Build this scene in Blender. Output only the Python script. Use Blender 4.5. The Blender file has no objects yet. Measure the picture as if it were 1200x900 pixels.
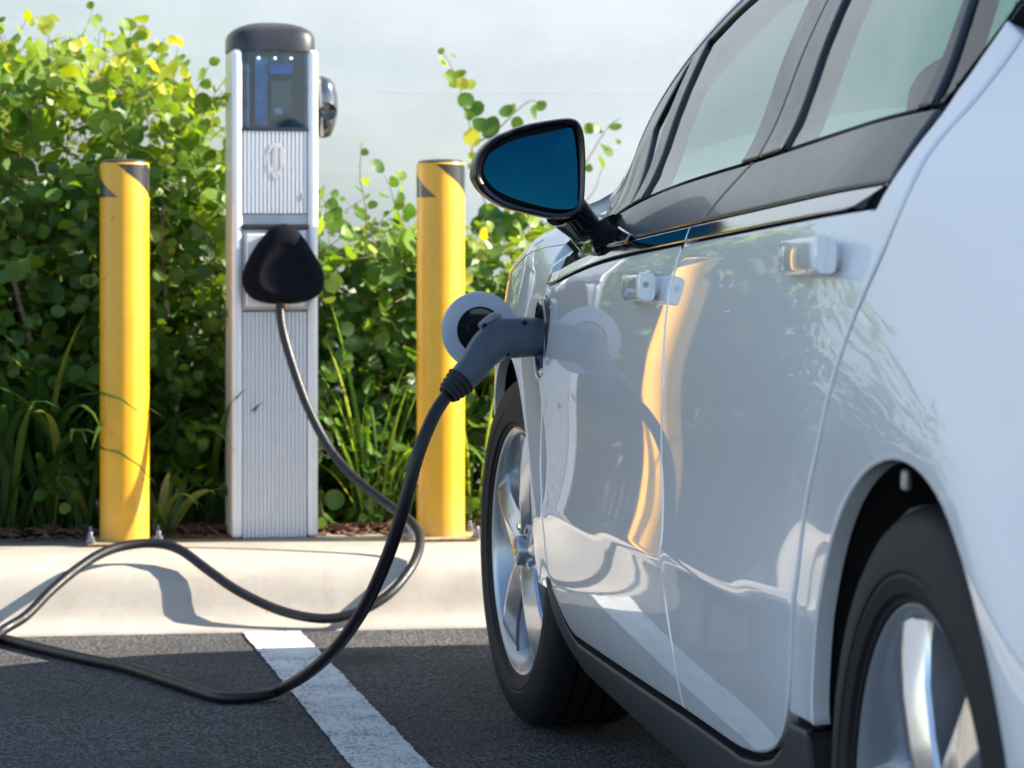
import bpy, bmesh, math, random
import numpy as np
from mathutils import Vector, Matrix
from mathutils.geometry import delaunay_2d_cdt
random.seed(7)
R = math.radians
SC = bpy.context.scene
COL = SC.collection

# ------------------------------------------------------------------ camera
FPX, PX0, PY0, CH = 3250.0, 600.0, 290.0, 0.913      # focal length in photo pixels, horizon, height
TH = math.atan(465 / 3250.0)
CT, ST = math.cos(TH), math.sin(TH)
cam = bpy.data.cameras.new('camera')
cam.sensor_width = 36
cam.lens = FPX / 1200 * 36
cam.shift_y = -(450 - PY0) / 1200
cam.clip_start = 0.05
cam.clip_end = 2000
cam.dof.use_dof = True
cam.dof.focus_distance = 4.35
cam.dof.aperture_fstop = 9.5
co = bpy.data.objects.new('camera', cam)
COL.objects.link(co)
co.location = (0, 0, CH)
co.rotation_euler = (R(90), 0, -TH)
SC.camera = co

# ------------------------------------------------------------------ light
SUN_EL, SUN_AZ = R(31), R(-5)                        # azimuth from +X
sv = Vector((math.cos(SUN_EL) * math.cos(SUN_AZ), math.cos(SUN_EL) * math.sin(SUN_AZ), math.sin(SUN_EL)))
W = bpy.data.worlds.new('World')
SC.world = W
W.use_nodes = True
nt = W.node_tree
nt.nodes.clear()
sky = nt.nodes.new('ShaderNodeTexSky')
sky.sky_type = 'NISHITA'
sky.sun_disc = False
sky.sun_elevation = SUN_EL
sky.sun_rotation = math.atan2(sv.x, sv.y)
sky.air_density = 1.0
sky.dust_density = 0.3
sky.ozone_density = 2.0
bg = nt.nodes.new('ShaderNodeBackground')
bg.inputs['Strength'].default_value = 0.10
wo = nt.nodes.new('ShaderNodeOutputWorld')
nt.links.new(sky.outputs[0], bg.inputs[0])
nt.links.new(bg.outputs[0], wo.inputs[0])
sl = bpy.data.lights.new('sun', 'SUN')
sl.energy = 5.0
sl.angle = R(0.55)
sl.color = (1.0, 0.90, 0.76)
so = bpy.data.objects.new('sun', sl)
COL.objects.link(so)
so.rotation_euler = sv.to_track_quat('Z', 'Y').to_euler()
so.location = (12, 3, 12)
SC.view_settings.view_transform = 'Standard'
SC.view_settings.look = 'None'
SC.view_settings.exposure = 1.50
SC.view_settings.gamma = 1
SC.render.engine = 'CYCLES'
SC.cycles.max_bounces = 10
SC.cycles.transparent_max_bounces = 24
SC.cycles.glossy_bounces = 6


# ------------------------------------------------------------------ photo pixel -> place
def at_y(px, py, y):
    x = y * math.tan(TH + math.atan((px - PX0) / FPX))
    D = y * CT + x * ST
    return Vector((x, y, CH - (py - PY0) * D / FPX))


def at_z(px, py, z):
    D = FPX * (CH - z) / (py - PY0)
    X = (px - PX0) / FPX * D
    return Vector((X * CT + D * ST, D * CT - X * ST, z))


# ------------------------------------------------------------------ materials
MATS = {}


def nodes(name):
    m = bpy.data.materials.new(name)
    m.use_nodes = True
    MATS[name] = m
    t = m.node_tree
    b = t.nodes['Principled BSDF']
    return m, t, b


def setp(b, **k):
    for a, v in k.items():
        b.inputs[a.replace('_', ' ')].default_value = v


def c4(c):
    return (c[0], c[1], c[2], 1)


def plain(name, col, rough=0.5, metal=0.0, coat=0.0, var=0.0, vscale=20.0, bump=0.0, bscale=200.0, rvar=0.0, col2=None, stretch=None):
    """procedural material: base colour, noise variation, fine relief"""
    m, t, b = nodes(name)
    b.inputs['Base Color'].default_value = c4(col)
    b.inputs['Roughness'].default_value = rough
    b.inputs['Metallic'].default_value = metal
    b.inputs['Coat Weight'].default_value = coat
    b.inputs['Coat Roughness'].default_value = 0.02
    tc = t.nodes.new('ShaderNodeTexCoord')
    src = tc.outputs['Object']
    if stretch:
        mp = t.nodes.new('ShaderNodeMapping')
        mp.inputs['Scale'].default_value = stretch
        t.links.new(src, mp.inputs[0])
        src = mp.outputs[0]
    if var > 0 or col2 or rvar > 0:
        n = t.nodes.new('ShaderNodeTexNoise')
        n.inputs['Scale'].default_value = vscale
        n.inputs['Detail'].default_value = 6
        n.inputs['Roughness'].default_value = 0.65
        t.links.new(src, n.inputs['Vector'])
        r = t.nodes.new('ShaderNodeValToRGB')
        r.color_ramp.elements[0].position = 0.3
        r.color_ramp.elements[1].position = 0.7
        a = col2 if col2 else tuple(max(0, x * (1 - var)) for x in col)
        z = tuple(min(1, x * (1 + var)) for x in col) if not col2 else col
        r.color_ramp.elements[0].color = c4(a)
        r.color_ramp.elements[1].color = c4(z)
        t.links.new(n.outputs[0], r.inputs[0])
        t.links.new(r.outputs[0], b.inputs['Base Color'])
        if rvar > 0:
            mr = t.nodes.new('ShaderNodeMapRange')
            mr.inputs['From Min'].default_value = 0.3
            mr.inputs['From Max'].default_value = 0.7
            mr.inputs['To Min'].default_value = max(0, rough - rvar)
            mr.inputs['To Max'].default_value = rough + rvar
            t.links.new(n.outputs[0], mr.inputs[0])
            t.links.new(mr.outputs[0], b.inputs['Roughness'])
    if bump > 0:
        n2 = t.nodes.new('ShaderNodeTexNoise')
        n2.inputs['Scale'].default_value = bscale
        n2.inputs['Detail'].default_value = 4
        t.links.new(src, n2.inputs['Vector'])
        bp = t.nodes.new('ShaderNodeBump')
        bp.inputs['Strength'].default_value = bump
        bp.inputs['Distance'].default_value = 0.004
        t.links.new(n2.outputs[0], bp.inputs['Height'])
        t.links.new(bp.outputs[0], b.inputs['Normal'])
    return m


def math_node(t, op, a, b=None):
    n = t.nodes.new('ShaderNodeMath')
    n.operation = op
    for i, v in enumerate((a, b)):
        if v is None:
            continue
        if isinstance(v, (int, float)):
            n.inputs[i].default_value = v
        else:
            t.links.new(v, n.inputs[i])
    return n.outputs[0]


def mix_col(t, f, a, b):
    n = t.nodes.new('ShaderNodeMix')
    n.data_type = 'RGBA'
    for k, v in ((0, f), (6, a), (7, b)):
        if isinstance(v, (int, float)):
            n.inputs[k].default_value = v
        elif isinstance(v, tuple):
            n.inputs[k].default_value = c4(v)
        else:
            t.links.new(v, n.inputs[k])
    return n.outputs[2]


def noise(t, vec, scale, detail=5, rough=0.6):
    n = t.nodes.new('ShaderNodeTexNoise')
    n.inputs['Scale'].default_value = scale
    n.inputs['Detail'].default_value = detail
    n.inputs['Roughness'].default_value = rough
    if vec is not None:
        t.links.new(vec, n.inputs['Vector'])
    return n.outputs[0]


def ramp(t, f, p0, p1, a=(0, 0, 0), b=(1, 1, 1)):
    r = t.nodes.new('ShaderNodeValToRGB')
    r.color_ramp.elements[0].position = p0
    r.color_ramp.elements[1].position = p1
    r.color_ramp.elements[0].color = c4(a)
    r.color_ramp.elements[1].color = c4(b)
    t.links.new(f, r.inputs[0])
    return r.outputs[0]


def asphalt_mat(name, painted=False):
    m, t, b = nodes(name)
    tc = t.nodes.new('ShaderNodeTexCoord').outputs['Object']
    v = t.nodes.new('ShaderNodeTexVoronoi')
    v.inputs['Scale'].default_value = 120
    t.links.new(tc, v.inputs['Vector'])
    fine = noise(t, tc, 420, 3)
    mid = noise(t, tc, 26, 6, 0.7)
    big = noise(t, tc, 2.2, 5)
    stone = ramp(t, v.outputs['Distance'], 0.12, 0.62, (0.24, 0.24, 0.245), (0.013, 0.014, 0.016))
    tone = mix_col(t, ramp(t, fine, 0.52, 0.75), stone, (0.50, 0.475, 0.44))
    dk = mix_col(t, ramp(t, big, 0.35, 0.68, (0, 0, 0), (.7, .7, .7)), tone, (0.055, 0.056, 0.059))
    n = t.nodes.new('ShaderNodeMix')
    n.data_type = 'RGBA'
    n.blend_type = 'MULTIPLY'
    n.inputs[0].default_value = 0.75
    t.links.new(dk, n.inputs[6])
    t.links.new(ramp(t, mid, 0.25, 0.7, (0.5, 0.5, 0.5), (1, 1, 1)), n.inputs[7])
    out = n.outputs[2]
    # an oily stain in the bay
    geo = t.nodes.new('ShaderNodeNewGeometry').outputs['Position']
    sp = at_z(418, 772, 0)
    d = t.nodes.new('ShaderNodeVectorMath')
    d.operation = 'DISTANCE'
    t.links.new(geo, d.inputs[0])
    d.inputs[1].default_value = (sp.x, sp.y, 0)
    dd = math_node(t, 'ADD', d.outputs['Value'], math_node(t, 'MULTIPLY', noise(t, tc, 18, 4), 0.12))
    out = mix_col(t, ramp(t, dd, 0.09, 0.19, (0.75, 0.75, 0.75), (0, 0, 0)), out, (0.022, 0.021, 0.02))
    if painted:
        wear = noise(t, tc, 120, 6, 0.75)
        wear2 = noise(t, tc, 9, 4)
        s = math_node(t, 'ADD', wear, math_node(t, 'MULTIPLY', wear2, 0.35))
        s = math_node(t, 'SUBTRACT', s, math_node(t, 'MULTIPLY', ramp(t, v.outputs['Distance'], 0.3, 0.7), 0.12))
        out = mix_col(t, ramp(t, s, 0.43, 0.60), out, mix_col(t, ramp(t, wear2, .3, .7), (0.60, 0.60, 0.58), (0.74, 0.74, 0.72)))
    t.links.new(out, b.inputs['Base Color'])
    b.inputs['Roughness'].default_value = 0.85
    b.inputs['Specular IOR Level'].default_value = 0.25
    h = math_node(t, 'ADD', math_node(t, 'MULTIPLY', v.outputs['Distance'], -1.0), math_node(t, 'MULTIPLY', fine, 0.5))
    bp = t.nodes.new('ShaderNodeBump')
    bp.inputs['Strength'].default_value = 0.5 if painted else 0.85
    bp.inputs['Distance'].default_value = 0.004
    t.links.new(h, bp.inputs['Height'])
    t.links.new(bp.outputs[0], b.inputs['Normal'])
    return m


def concrete_mat():
    m, t, b = nodes('kerb_concrete')
    tc = t.nodes.new('ShaderNodeTexCoord').outputs['Object']
    a = noise(t, tc, 7, 6, 0.65)
    f = noise(t, tc, 160, 4)
    col = mix_col(t, ramp(t, a, 0.3, 0.7), (0.37, 0.335, 0.285), (0.49, 0.45, 0.39))
    col = mix_col(t, ramp(t, f, 0.62, 0.78, (0, 0, 0), (.5, .5, .5)), col, (0.30, 0.26, 0.22))
    # streaks run down the face
    mp = t.nodes.new('ShaderNodeMapping')
    mp.inputs['Scale'].default_value = (14, 1.5, 1.5)
    t.links.new(tc, mp.inputs[0])
    st = noise(t, mp.outputs[0], 1.6, 5)
    col = mix_col(t, ramp(t, st, 0.56, 0.78, (0, 0, 0), (.45, .45, .45)), col, (0.32, 0.28, 0.235))
    v = t.nodes.new('ShaderNodeTexVoronoi')
    v.inputs['Scale'].default_value = 22
    t.links.new(tc, v.inputs['Vector'])
    col = mix_col(t, ramp(t, v.outputs['Distance'], 0.02, 0.07, (.7, .7, .7), (0, 0, 0)), col, (0.12, 0.10, 0.085))
    t.links.new(col, b.inputs['Base Color'])
    b.inputs['Roughness'].default_value = 0.9
    bp = t.nodes.new('ShaderNodeBump')
    bp.inputs['Strength'].default_value = 0.18
    bp.inputs['Distance'].default_value = 0.003
    t.links.new(math_node(t, 'ADD', f, a), bp.inputs['Height'])
    t.links.new(bp.outputs[0], b.inputs['Normal'])
    return m


def wall_mat():
    m, t, b = nodes('wall_render')
    tc = t.nodes.new('ShaderNodeTexCoord').outputs['Object']
    mp = t.nodes.new('ShaderNodeMapping')
    mp.inputs['Rotation'].default_value = (0, R(24), 0)
    mp.inputs['Scale'].default_value = (0.5, 1, 2.4)
    t.links.new(tc, mp.inputs[0])
    a = noise(t, mp.outputs[0], 1.1, 4, 0.55)
    c = noise(t, tc, 3.5, 5)
    col = mix_col(t, ramp(t, a, 0.38, 0.62), (0.83, 0.84, 0.84), (0.92, 0.915, 0.905))  # soft slanting streaks of light, put into the wall's colour
    col = mix_col(t, ramp(t, c, 0.45, 0.75, (0, 0, 0), (.35, .35, .35)), col, (0.70, 0.71, 0.70))
    t.links.new(col, b.inputs['Base Color'])
    b.inputs['Roughness'].default_value = 0.8
    bp = t.nodes.new('ShaderNodeBump')
    bp.inputs['Strength'].default_value = 0.25
    bp.inputs['Distance'].default_value = 0.01
    t.links.new(math_node(t, 'ADD', a, math_node(t, 'MULTIPLY', noise(t, tc, 60, 3), 0.12)), bp.inputs['Height'])
    t.links.new(bp.outputs[0], b.inputs['Normal'])
    return m


def leaf_mat(name, cols, per_object=True, trans=0.45, rough=0.42):
    """cols: list of (position, colour)"""
    m = bpy.data.materials.new(name)
    m.use_nodes = True
    MATS[name] = m
    t = m.node_tree
    t.nodes.clear()
    if per_object:
        f = t.nodes.new('ShaderNodeObjectInfo').outputs['Random']
    else:
        at = t.nodes.new('ShaderNodeAttribute')
        at.attribute_name = 'tint'
        f = at.outputs['Fac']
    r = t.nodes.new('ShaderNodeValToRGB')
    e = r.color_ramp.elements
    e[0].position, e[0].color = cols[0][0], c4(cols[0][1])
    e[1].position, e[1].color = cols[-1][0], c4(cols[-1][1])
    for p, c in cols[1:-1]:
        x = e.new(p)
        x.color = c4(c)
    t.links.new(f, r.inputs[0])
    tc = t.nodes.new('ShaderNodeTexCoord').outputs['Object']
    n = noise(t, tc, 60, 3)
    mul = t.nodes.new('ShaderNodeMix')
    mul.data_type = 'RGBA'
    mul.blend_type = 'MULTIPLY'
    mul.inputs[0].default_value = 0.5
    t.links.new(r.outputs[0], mul.inputs[6])
    t.links.new(ramp(t, n, 0.3, 0.7, (.7, .7, .7), (1.2, 1.2, 1.2)), mul.inputs[7])
    col = mul.outputs[2]
    p = t.nodes.new('ShaderNodeBsdfPrincipled')
    t.links.new(col, p.inputs['Base Color'])
    p.inputs['Roughness'].default_value = rough
    tr = t.nodes.new('ShaderNodeBsdfTranslucent')
    hs = t.nodes.new('ShaderNodeHueSaturation')
    hs.inputs['Hue'].default_value = 0.475
    hs.inputs['Saturation'].default_value = 1.1
    hs.inputs['Value'].default_value = 1.9
    t.links.new(col, hs.inputs['Color'])
    t.links.new(hs.outputs[0], tr.inputs[0])
    mx = t.nodes.new('ShaderNodeMixShader')
    mx.inputs[0].default_value = trans
    t.links.new(p.outputs[0], mx.inputs[1])
    t.links.new(tr.outputs[0], mx.inputs[2])
    o = t.nodes.new('ShaderNodeOutputMaterial')
    t.links.new(mx.outputs[0], o.inputs[0])
    return m


def glass_mat(name, tint, ior=1.52, gain=1.0):
    """thin pane: Fresnel reflection over tinted transmission"""
    m = bpy.data.materials.new(name)
    m.use_nodes = True
    MATS[name] = m
    t = m.node_tree
    t.nodes.clear()
    g = t.nodes.new('ShaderNodeNewGeometry')
    # the same index of refraction whichever side of the sheet the ray meets
    i = math_node(t, 'ADD', ior, math_node(t, 'MULTIPLY', g.outputs['Backfacing'], 1 / ior - ior))
    fr = t.nodes.new('ShaderNodeFresnel')
    t.links.new(i, fr.inputs['IOR'])
    f = fr.outputs[0]
    f2 = math_node(t, 'MINIMUM', math_node(t, 'DIVIDE', math_node(t, 'MULTIPLY', f, 2.0 * gain), math_node(t, 'ADD', f, 1.0)), 1.0)
    tr = t.nodes.new('ShaderNodeBsdfTransparent')
    tr.inputs[0].default_value = c4(tint)
    gl = t.nodes.new('ShaderNodeBsdfGlossy')
    gl.inputs['Roughness'].default_value = 0.0
    mx = t.nodes.new('ShaderNodeMixShader')
    t.links.new(f2, mx.inputs[0])
    t.links.new(tr.outputs[0], mx.inputs[1])
    t.links.new(gl.outputs[0], mx.inputs[2])
    o = t.nodes.new('ShaderNodeOutputMaterial')
    t.links.new(mx.outputs[0], o.inputs[0])
    return m


asphalt_mat('asphalt')
asphalt_mat('line_paint', True)
concrete_mat()
wall_mat()
plain('soil', (0.075, 0.05, 0.034), 0.95, var=0.6, vscale=40, bump=0.8, bscale=90)
plain('mulch', (0.17, 0.085, 0.05), 0.9, var=0.5, vscale=30)
plain('bark', (0.27, 0.20, 0.13), 0.85, var=0.35, vscale=60, bump=0.4, bscale=150)
plain('twig', (0.19, 0.15, 0.07), 0.8, var=0.35, vscale=60)


def paint_mat():
    m, t, b = nodes('silver_white_paint')
    setp(b, Base_Color=c4((0.87, 0.88, 0.895)), Metallic=0.0, Roughness=0.32, Coat_Weight=1.0, Coat_Roughness=0.012, Coat_IOR=1.8)
    tc = t.nodes.new('ShaderNodeTexCoord').outputs['Object']
    fl = noise(t, tc, 2600, 2)
    bp = t.nodes.new('ShaderNodeBump')
    bp.inputs['Strength'].default_value = 0.06
    bp.inputs['Distance'].default_value = 0.0005
    t.links.new(fl, bp.inputs['Height'])
    t.links.new(bp.outputs[0], b.inputs['Normal'])
    d = noise(t, tc, 5, 5)
    t.links.new(ramp(t, d, 0.45, 0.8, (0.012,) * 3, (0.035,) * 3), b.inputs['Coat Roughness'])
    return m


paint_mat()


def wear(name, dirt, scale, lo, hi, amount, zlo=None, zhi=None):
    """scuffs / road dust with a shape of their own over a finished material"""
    m = MATS[name]
    t = m.node_tree
    b = t.nodes['Principled BSDF']
    inp = b.inputs['Base Color']
    tc = t.nodes.new('ShaderNodeTexCoord').outputs['Object']
    f = ramp(t, noise(t, tc, scale, 8, 0.7), lo, hi, (0, 0, 0), (amount,) * 3)
    if zlo is not None:
        sx = t.nodes.new('ShaderNodeSeparateXYZ')
        t.links.new(tc, sx.inputs[0])
        mr = t.nodes.new('ShaderNodeMapRange')
        mr.inputs['From Min'].default_value = zhi
        mr.inputs['From Max'].default_value = zlo
        t.links.new(sx.outputs[2], mr.inputs[0])
        f = math_node(t, 'MULTIPLY', f, mr.outputs[0])
    base = inp.links[0].from_socket if inp.is_linked else tuple(inp.default_value)[:3]
    t.links.new(mix_col(t, f, base, dirt), inp)


wear('silver_white_paint', (0.40, 0.36, 0.31), 9, 0.35, 0.75, 0.45, 0.22, 0.55)
plain('mirror_black', (0.005, 0.005, 0.007), 0.26, coat=0.2, rvar=0.03)
plain('plate_worn', (0.42, 0.32, 0.17), 0.7, var=0.3, vscale=60)
plain('gloss_black', (0.010, 0.010, 0.012), 0.10, coat=1.0, rvar=0.02)
plain('satin_black', (0.018, 0.022, 0.030), 0.30, coat=0.3, rvar=0.05)
plain('belt_black', (0.055, 0.058, 0.062), 0.30, coat=0.25, rvar=0.03)
plain('sill_plastic', (0.026, 0.026, 0.028), 0.48, var=0.15, vscale=60, bump=0.12, bscale=900)
plain('cavity_black', (0.006, 0.006, 0.006), 0.9)
plain('liner_black', (0.005, 0.005, 0.0055), 0.9, bump=0.3, bscale=120)
plain('underbody', (0.02, 0.02, 0.02), 0.8)
plain('chrome', (0.62, 0.63, 0.65), 0.07, metal=1.0)
plain('alloy', (0.42, 0.44, 0.47), 0.30, metal=0.6, coat=0.5, var=0.05, vscale=30)
plain('alloy_polished', (0.66, 0.67, 0.69), 0.17, metal=0.85, coat=0.6, rvar=0.04)
plain('brake_steel', (0.055, 0.052, 0.05), 0.5, metal=0.6, var=0.2, vscale=60)
plain('tyre_rubber', (0.009, 0.009, 0.010), 0.6, var=0.25, vscale=40, bump=0.15, bscale=300)
MATS['tyre_rubber'].node_tree.nodes['Principled BSDF'].inputs['Specular IOR Level'].default_value = 0.3
plain('brass_emblem', (0.65, 0.45, 0.12), 0.3, metal=0.9)
plain('blue_tinted_mirror', (0.0025, 0.052, 0.085), 0.015, metal=1.0)
plain('interior_dark', (0.05, 0.05, 0.055), 0.7, var=0.2, vscale=60)
plain('interior_grey', (0.30, 0.30, 0.30), 0.8, var=0.1, vscale=60)
plain('seat_fabric', (0.10, 0.10, 0.11), 0.85, var=0.25, vscale=90)
plain('lamp_red', (0.35, 0.01, 0.012), 0.12, coat=1.0)
plain('lamp_lens', (0.55, 0.57, 0.60), 0.08, metal=0.6, coat=1.0)
plain('lid_silver', (0.46, 0.52, 0.60), 0.38, coat=0.3, var=0.06, vscale=30)
plain('handle_grey', (0.060, 0.075, 0.105), 0.40, var=0.12, vscale=25, bump=0.10, bscale=700)
plain('handle_lever', (0.20, 0.22, 0.25), 0.45)
plain('rubber_black', (0.008, 0.008, 0.009), 0.55, bump=0.10, bscale=260, rvar=0.08, vscale=40)
plain('cable_sheath', (0.007, 0.007, 0.009), 0.44, coat=0.03, bump=0.12, bscale=160, rvar=0.08, vscale=30)
plain('cover_black', (0.0045, 0.005, 0.009), 0.9, bump=0.12, bscale=400)
MATS['cover_black'].node_tree.nodes['Principled BSDF'].inputs['Specular IOR Level'].default_value = 0.15
plain('bollard_yellow', (0.80, 0.395, 0.010), 0.42, coat=0.22, var=0.08, vscale=9, bump=0.05, bscale=40, rvar=0.06)
wear('bollard_yellow', (0.30, 0.17, 0.03), 26, 0.60, 0.72, 0.75)
wear('bollard_yellow', (0.33, 0.27, 0.18), 14, 0.35, 0.7, 0.6, 0.15, 0.34)
wear('tyre_rubber', (0.03, 0.027, 0.023), 30, 0.5, 0.8, 0.4)
MATS['bollard_yellow'].node_tree.nodes['Principled BSDF'].inputs['Coat Roughness'].default_value = 0.16
plain('bollard_black', (0.02, 0.02, 0.022), 0.35, coat=0.4, var=0.3, vscale=30)
plain('aluminium', (0.86, 0.86, 0.87), 0.36, metal=0.2, var=0.02, vscale=40, rvar=0.05)
plain('aluminium_grey', (0.46, 0.47, 0.49), 0.36, metal=0.35, var=0.08, vscale=20)
plain('cap_charcoal', (0.026, 0.028, 0.034), 0.42, coat=0.15, var=0.2, vscale=25, bump=0.06, bscale=300)
plain('display_inside', (0.045, 0.075, 0.115), 0.4, var=0.3, vscale=30)
plain('reflection_blue', (0.12, 0.27, 0.43), 0.35, var=0.3, vscale=30)
plain('display_panel_blue', (0.03, 0.22, 0.50), 0.3)
plain('steel_bolt', (0.22, 0.24, 0.28), 0.45, metal=0.8, var=0.2, vscale=80)
plain('emblem_grey', (0.60, 0.58, 0.56), 0.5, var=0.15, vscale=60)
m, t, b = nodes('led_white')
setp(b, Base_Color=(1, 1, 1, 1), Emission_Color=(0.9, 0.95, 1, 1), Emission_Strength=2.5)
glass_mat('window_glass', (0.38, 0.61, 0.555))
glass_mat('display_glass', (0.46, 0.64, 0.86), gain=0.8)
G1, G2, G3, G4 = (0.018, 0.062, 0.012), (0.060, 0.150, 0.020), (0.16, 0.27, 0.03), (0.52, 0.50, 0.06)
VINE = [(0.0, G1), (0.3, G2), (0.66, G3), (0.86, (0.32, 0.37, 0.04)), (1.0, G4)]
leaf_mat('vine_leaf', VINE, True)
leaf_mat('vine_leaf_mass', VINE, False)
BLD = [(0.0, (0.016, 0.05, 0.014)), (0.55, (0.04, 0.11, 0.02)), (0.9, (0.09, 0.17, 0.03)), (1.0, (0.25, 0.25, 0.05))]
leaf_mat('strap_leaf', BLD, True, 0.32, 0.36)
GRS = [(0.0, (0.06, 0.15, 0.02)), (0.6, (0.14, 0.27, 0.035)), (1.0, (0.32, 0.38, 0.07))]
leaf_mat('grass_blade', GRS, True, 0.45, 0.4)


# ------------------------------------------------------------------ mesh helpers
def mk(name, verts, faces, mat, parent=None, smooth=True, normals=None, inv=None):
    me = bpy.data.meshes.new(name)
    me.from_pydata([tuple(v) for v in verts], [], faces)
    me.materials.append(MATS[mat])
    me.update()
    if smooth:
        me.polygons.foreach_set('use_smooth', [True] * len(me.polygons))
    if normals is not None:
        me.normals_split_custom_set_from_vertices([tuple(n) for n in normals])
    o = bpy.data.objects.new(name, me)
    COL.objects.link(o)
    if parent:
        attach(o, parent)
    return o


def mkbm(name, bm, mat, parent=None, smooth=True, angle=None):
    me = bpy.data.meshes.new(name)
    bmesh.ops.recalc_face_normals(bm, faces=bm.faces)
    if angle is not None:
        for e in bm.edges:
            if len(e.link_faces) == 2 and e.calc_face_angle(0) > angle:
                e.smooth = False
    for f in bm.faces:
        f.smooth = smooth
    bm.to_mesh(me)
    bm.free()
    me.materials.append(MATS[mat])
    o = bpy.data.objects.new(name, me)
    COL.objects.link(o)
    if parent:
        attach(o, parent)
    return o


ROOTLOC = {}


def attach(o, parent):
    o.parent = parent
    if parent.name in ROOTLOC:
        o.matrix_parent_inverse = ROOTLOC[parent.name].inverted()


def thing(name, label, cat, loc=(0, 0, 0), group=None):
    e = bpy.data.objects.new(name, None)
    COL.objects.link(e)
    e.empty_display_size = 0.1
    e.location = loc
    ROOTLOC[e.name] = Matrix.Translation(Vector(loc))
    e['label'] = label
    e['category'] = cat
    if group:
        e['group'] = group
    return e


def tag(o, label, cat, group=None):
    o['label'] = label
    o['category'] = cat
    if group:
        o['group'] = group
    return o


def bm_box(bm, c, s, rot=None, bev=0.0, seg=2):
    r = bmesh.ops.create_cube(bm, size=1.0)
    vs = r['verts']
    M = Matrix.Translation(Vector(c)) @ (rot.to_4x4() if rot else Matrix.Identity(4)) @ Matrix.Diagonal((s[0], s[1], s[2], 1))
    bmesh.ops.transform(bm, matrix=M, verts=vs)
    if bev > 0:
        es = list({e for v in vs for e in v.link_edges})
        bmesh.ops.bevel(bm, geom=es, offset=bev, segments=seg, affect='EDGES', profile=0.5)
    return bm


def box(name, c, s, mat, parent=None, bev=0.003, rot=None, seg=2):
    bm = bmesh.new()
    bm_box(bm, c, s, rot, bev, seg)
    o = mkbm(name, bm, mat, parent, True, R(50))
    if bev > 0:
        o.modifiers.new('weighted', 'WEIGHTED_NORMAL')
    return o


def catmull(pts, n=8, closed=False):
    pts = [Vector(p) for p in pts]
    out = []
    N = len(pts)
    rng = range(N) if closed else range(N - 1)
    for i in rng:
        p1, p2 = pts[i], pts[(i + 1) % N]
        p0 = pts[i - 1] if (i > 0 or closed) else p1 + (p1 - p2)
        p3 = pts[(i + 2) % N] if (i + 2 < N or closed) else p2 + (p2 - p1)
        for k in range(n):
            u = k / n
            out.append(0.5 * ((2 * p1) + (p2 - p0) * u + (2 * p0 - 5 * p1 + 4 * p2 - p3) * u * u + (3 * p1 - p0 - 3 * p2 + p3) * u ** 3))
    if not closed:
        out.append(pts[-1])
    return out


def tube(pts, rad, seg=10, caps=True):
    """rad: number or list. returns verts, faces"""
    n = len(pts)
    V_, F_ = [], []
    up = Vector((0, 0, 1))
    prev = None
    for i, p in enumerate(pts):
        d = (pts[min(i + 1, n - 1)] - pts[max(i - 1, 0)]).normalized()
        if prev is None:
            a = d.cross(up)
            if a.length < 1e-3:
                a = d.cross(Vector((1, 0, 0)))
        else:
            a = prev - d * prev.dot(d)
        a.normalize()
        prev = a
        b_ = d.cross(a)
        r = rad[i] if isinstance(rad, (list, tuple)) else rad
        for k in range(seg):
            th = 2 * math.pi * k / seg
            V_.append(p + a * (r * math.cos(th)) + b_ * (r * math.sin(th)))
    for i in range(n - 1):
        for k in range(seg):
            k2 = (k + 1) % seg
            F_.append((i * seg + k, i * seg + k2, (i + 1) * seg + k2, (i + 1) * seg + k))
    if caps:
        F_.append(tuple(range(seg)))
        F_.append(tuple((n - 1) * seg + k for k in reversed(range(seg))))
    return V_, F_


def lathe(name, prof, mat, parent=None, seg=64, axis='Z', org=(0, 0, 0), angle=R(35), closed=False):
    """prof: list of (r, h) revolved about the axis"""
    bm = bmesh.new()
    rings = []
    for r, h in prof:
        ring = []
        for k in range(seg):
            a = 2 * math.pi * k / seg
            if axis == 'Z':
                p = (r * math.cos(a), r * math.sin(a), h)
            elif axis == 'X':
                p = (h, r * math.cos(a), r * math.sin(a))
            else:
                p = (r * math.cos(a), h, r * math.sin(a))
            ring.append(bm.verts.new(Vector(p) + Vector(org)))
        rings.append(ring)
    pairs = list(zip(rings[:-1], rings[1:])) + ([(rings[-1], rings[0])] if closed else [])
    for a, c in pairs:
        for k in range(seg):
            bm.faces.new((a[k], a[(k + 1) % seg], c[(k + 1) % seg], c[k]))
    bmesh.ops.remove_doubles(bm, verts=bm.verts, dist=1e-6)
    return mkbm(name, bm, mat, parent, True, angle)


def sweep_profile(name, prof, x0, x1, mat, nx=2, parent=None):
    """profile of (y, z) swept along X"""
    V_, F_ = [], []
    m_ = len(prof)
    for i in range(nx):
        x = x0 + (x1 - x0) * i / (nx - 1)
        for y, z in prof:
            V_.append((x, y, z))
    for i in range(nx - 1):
        for k in range(m_ - 1):
            F_.append((i * m_ + k, (i + 1) * m_ + k, (i + 1) * m_ + k + 1, i * m_ + k + 1))
    return mk(name, V_, F_, mat, parent)


# ================================================================== SETTING
g = mk('ground', [(-300, -300, 0), (300, -300, 0), (300, 300, 0), (-300, 300, 0)], [(0, 1, 2, 3)], 'asphalt', smooth=False)
g['kind'] = 'structure'

# kerb
kp = [(6.60, -0.02), (6.602, 0.004), (6.64, 0.010), (6.662, 0.018), (6.678, 0.034), (6.690, 0.056), (6.705, 0.085), (6.722, 0.112),
      (6.742, 0.132), (6.770, 0.144), (6.81, 0.149), (6.9, 0.150), (7.36, 0.152), (7.362, 0.10)]
k = sweep_profile('kerb', kp, -9, 9, 'kerb_concrete', 2)
k['kind'] = 'structure'

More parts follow.
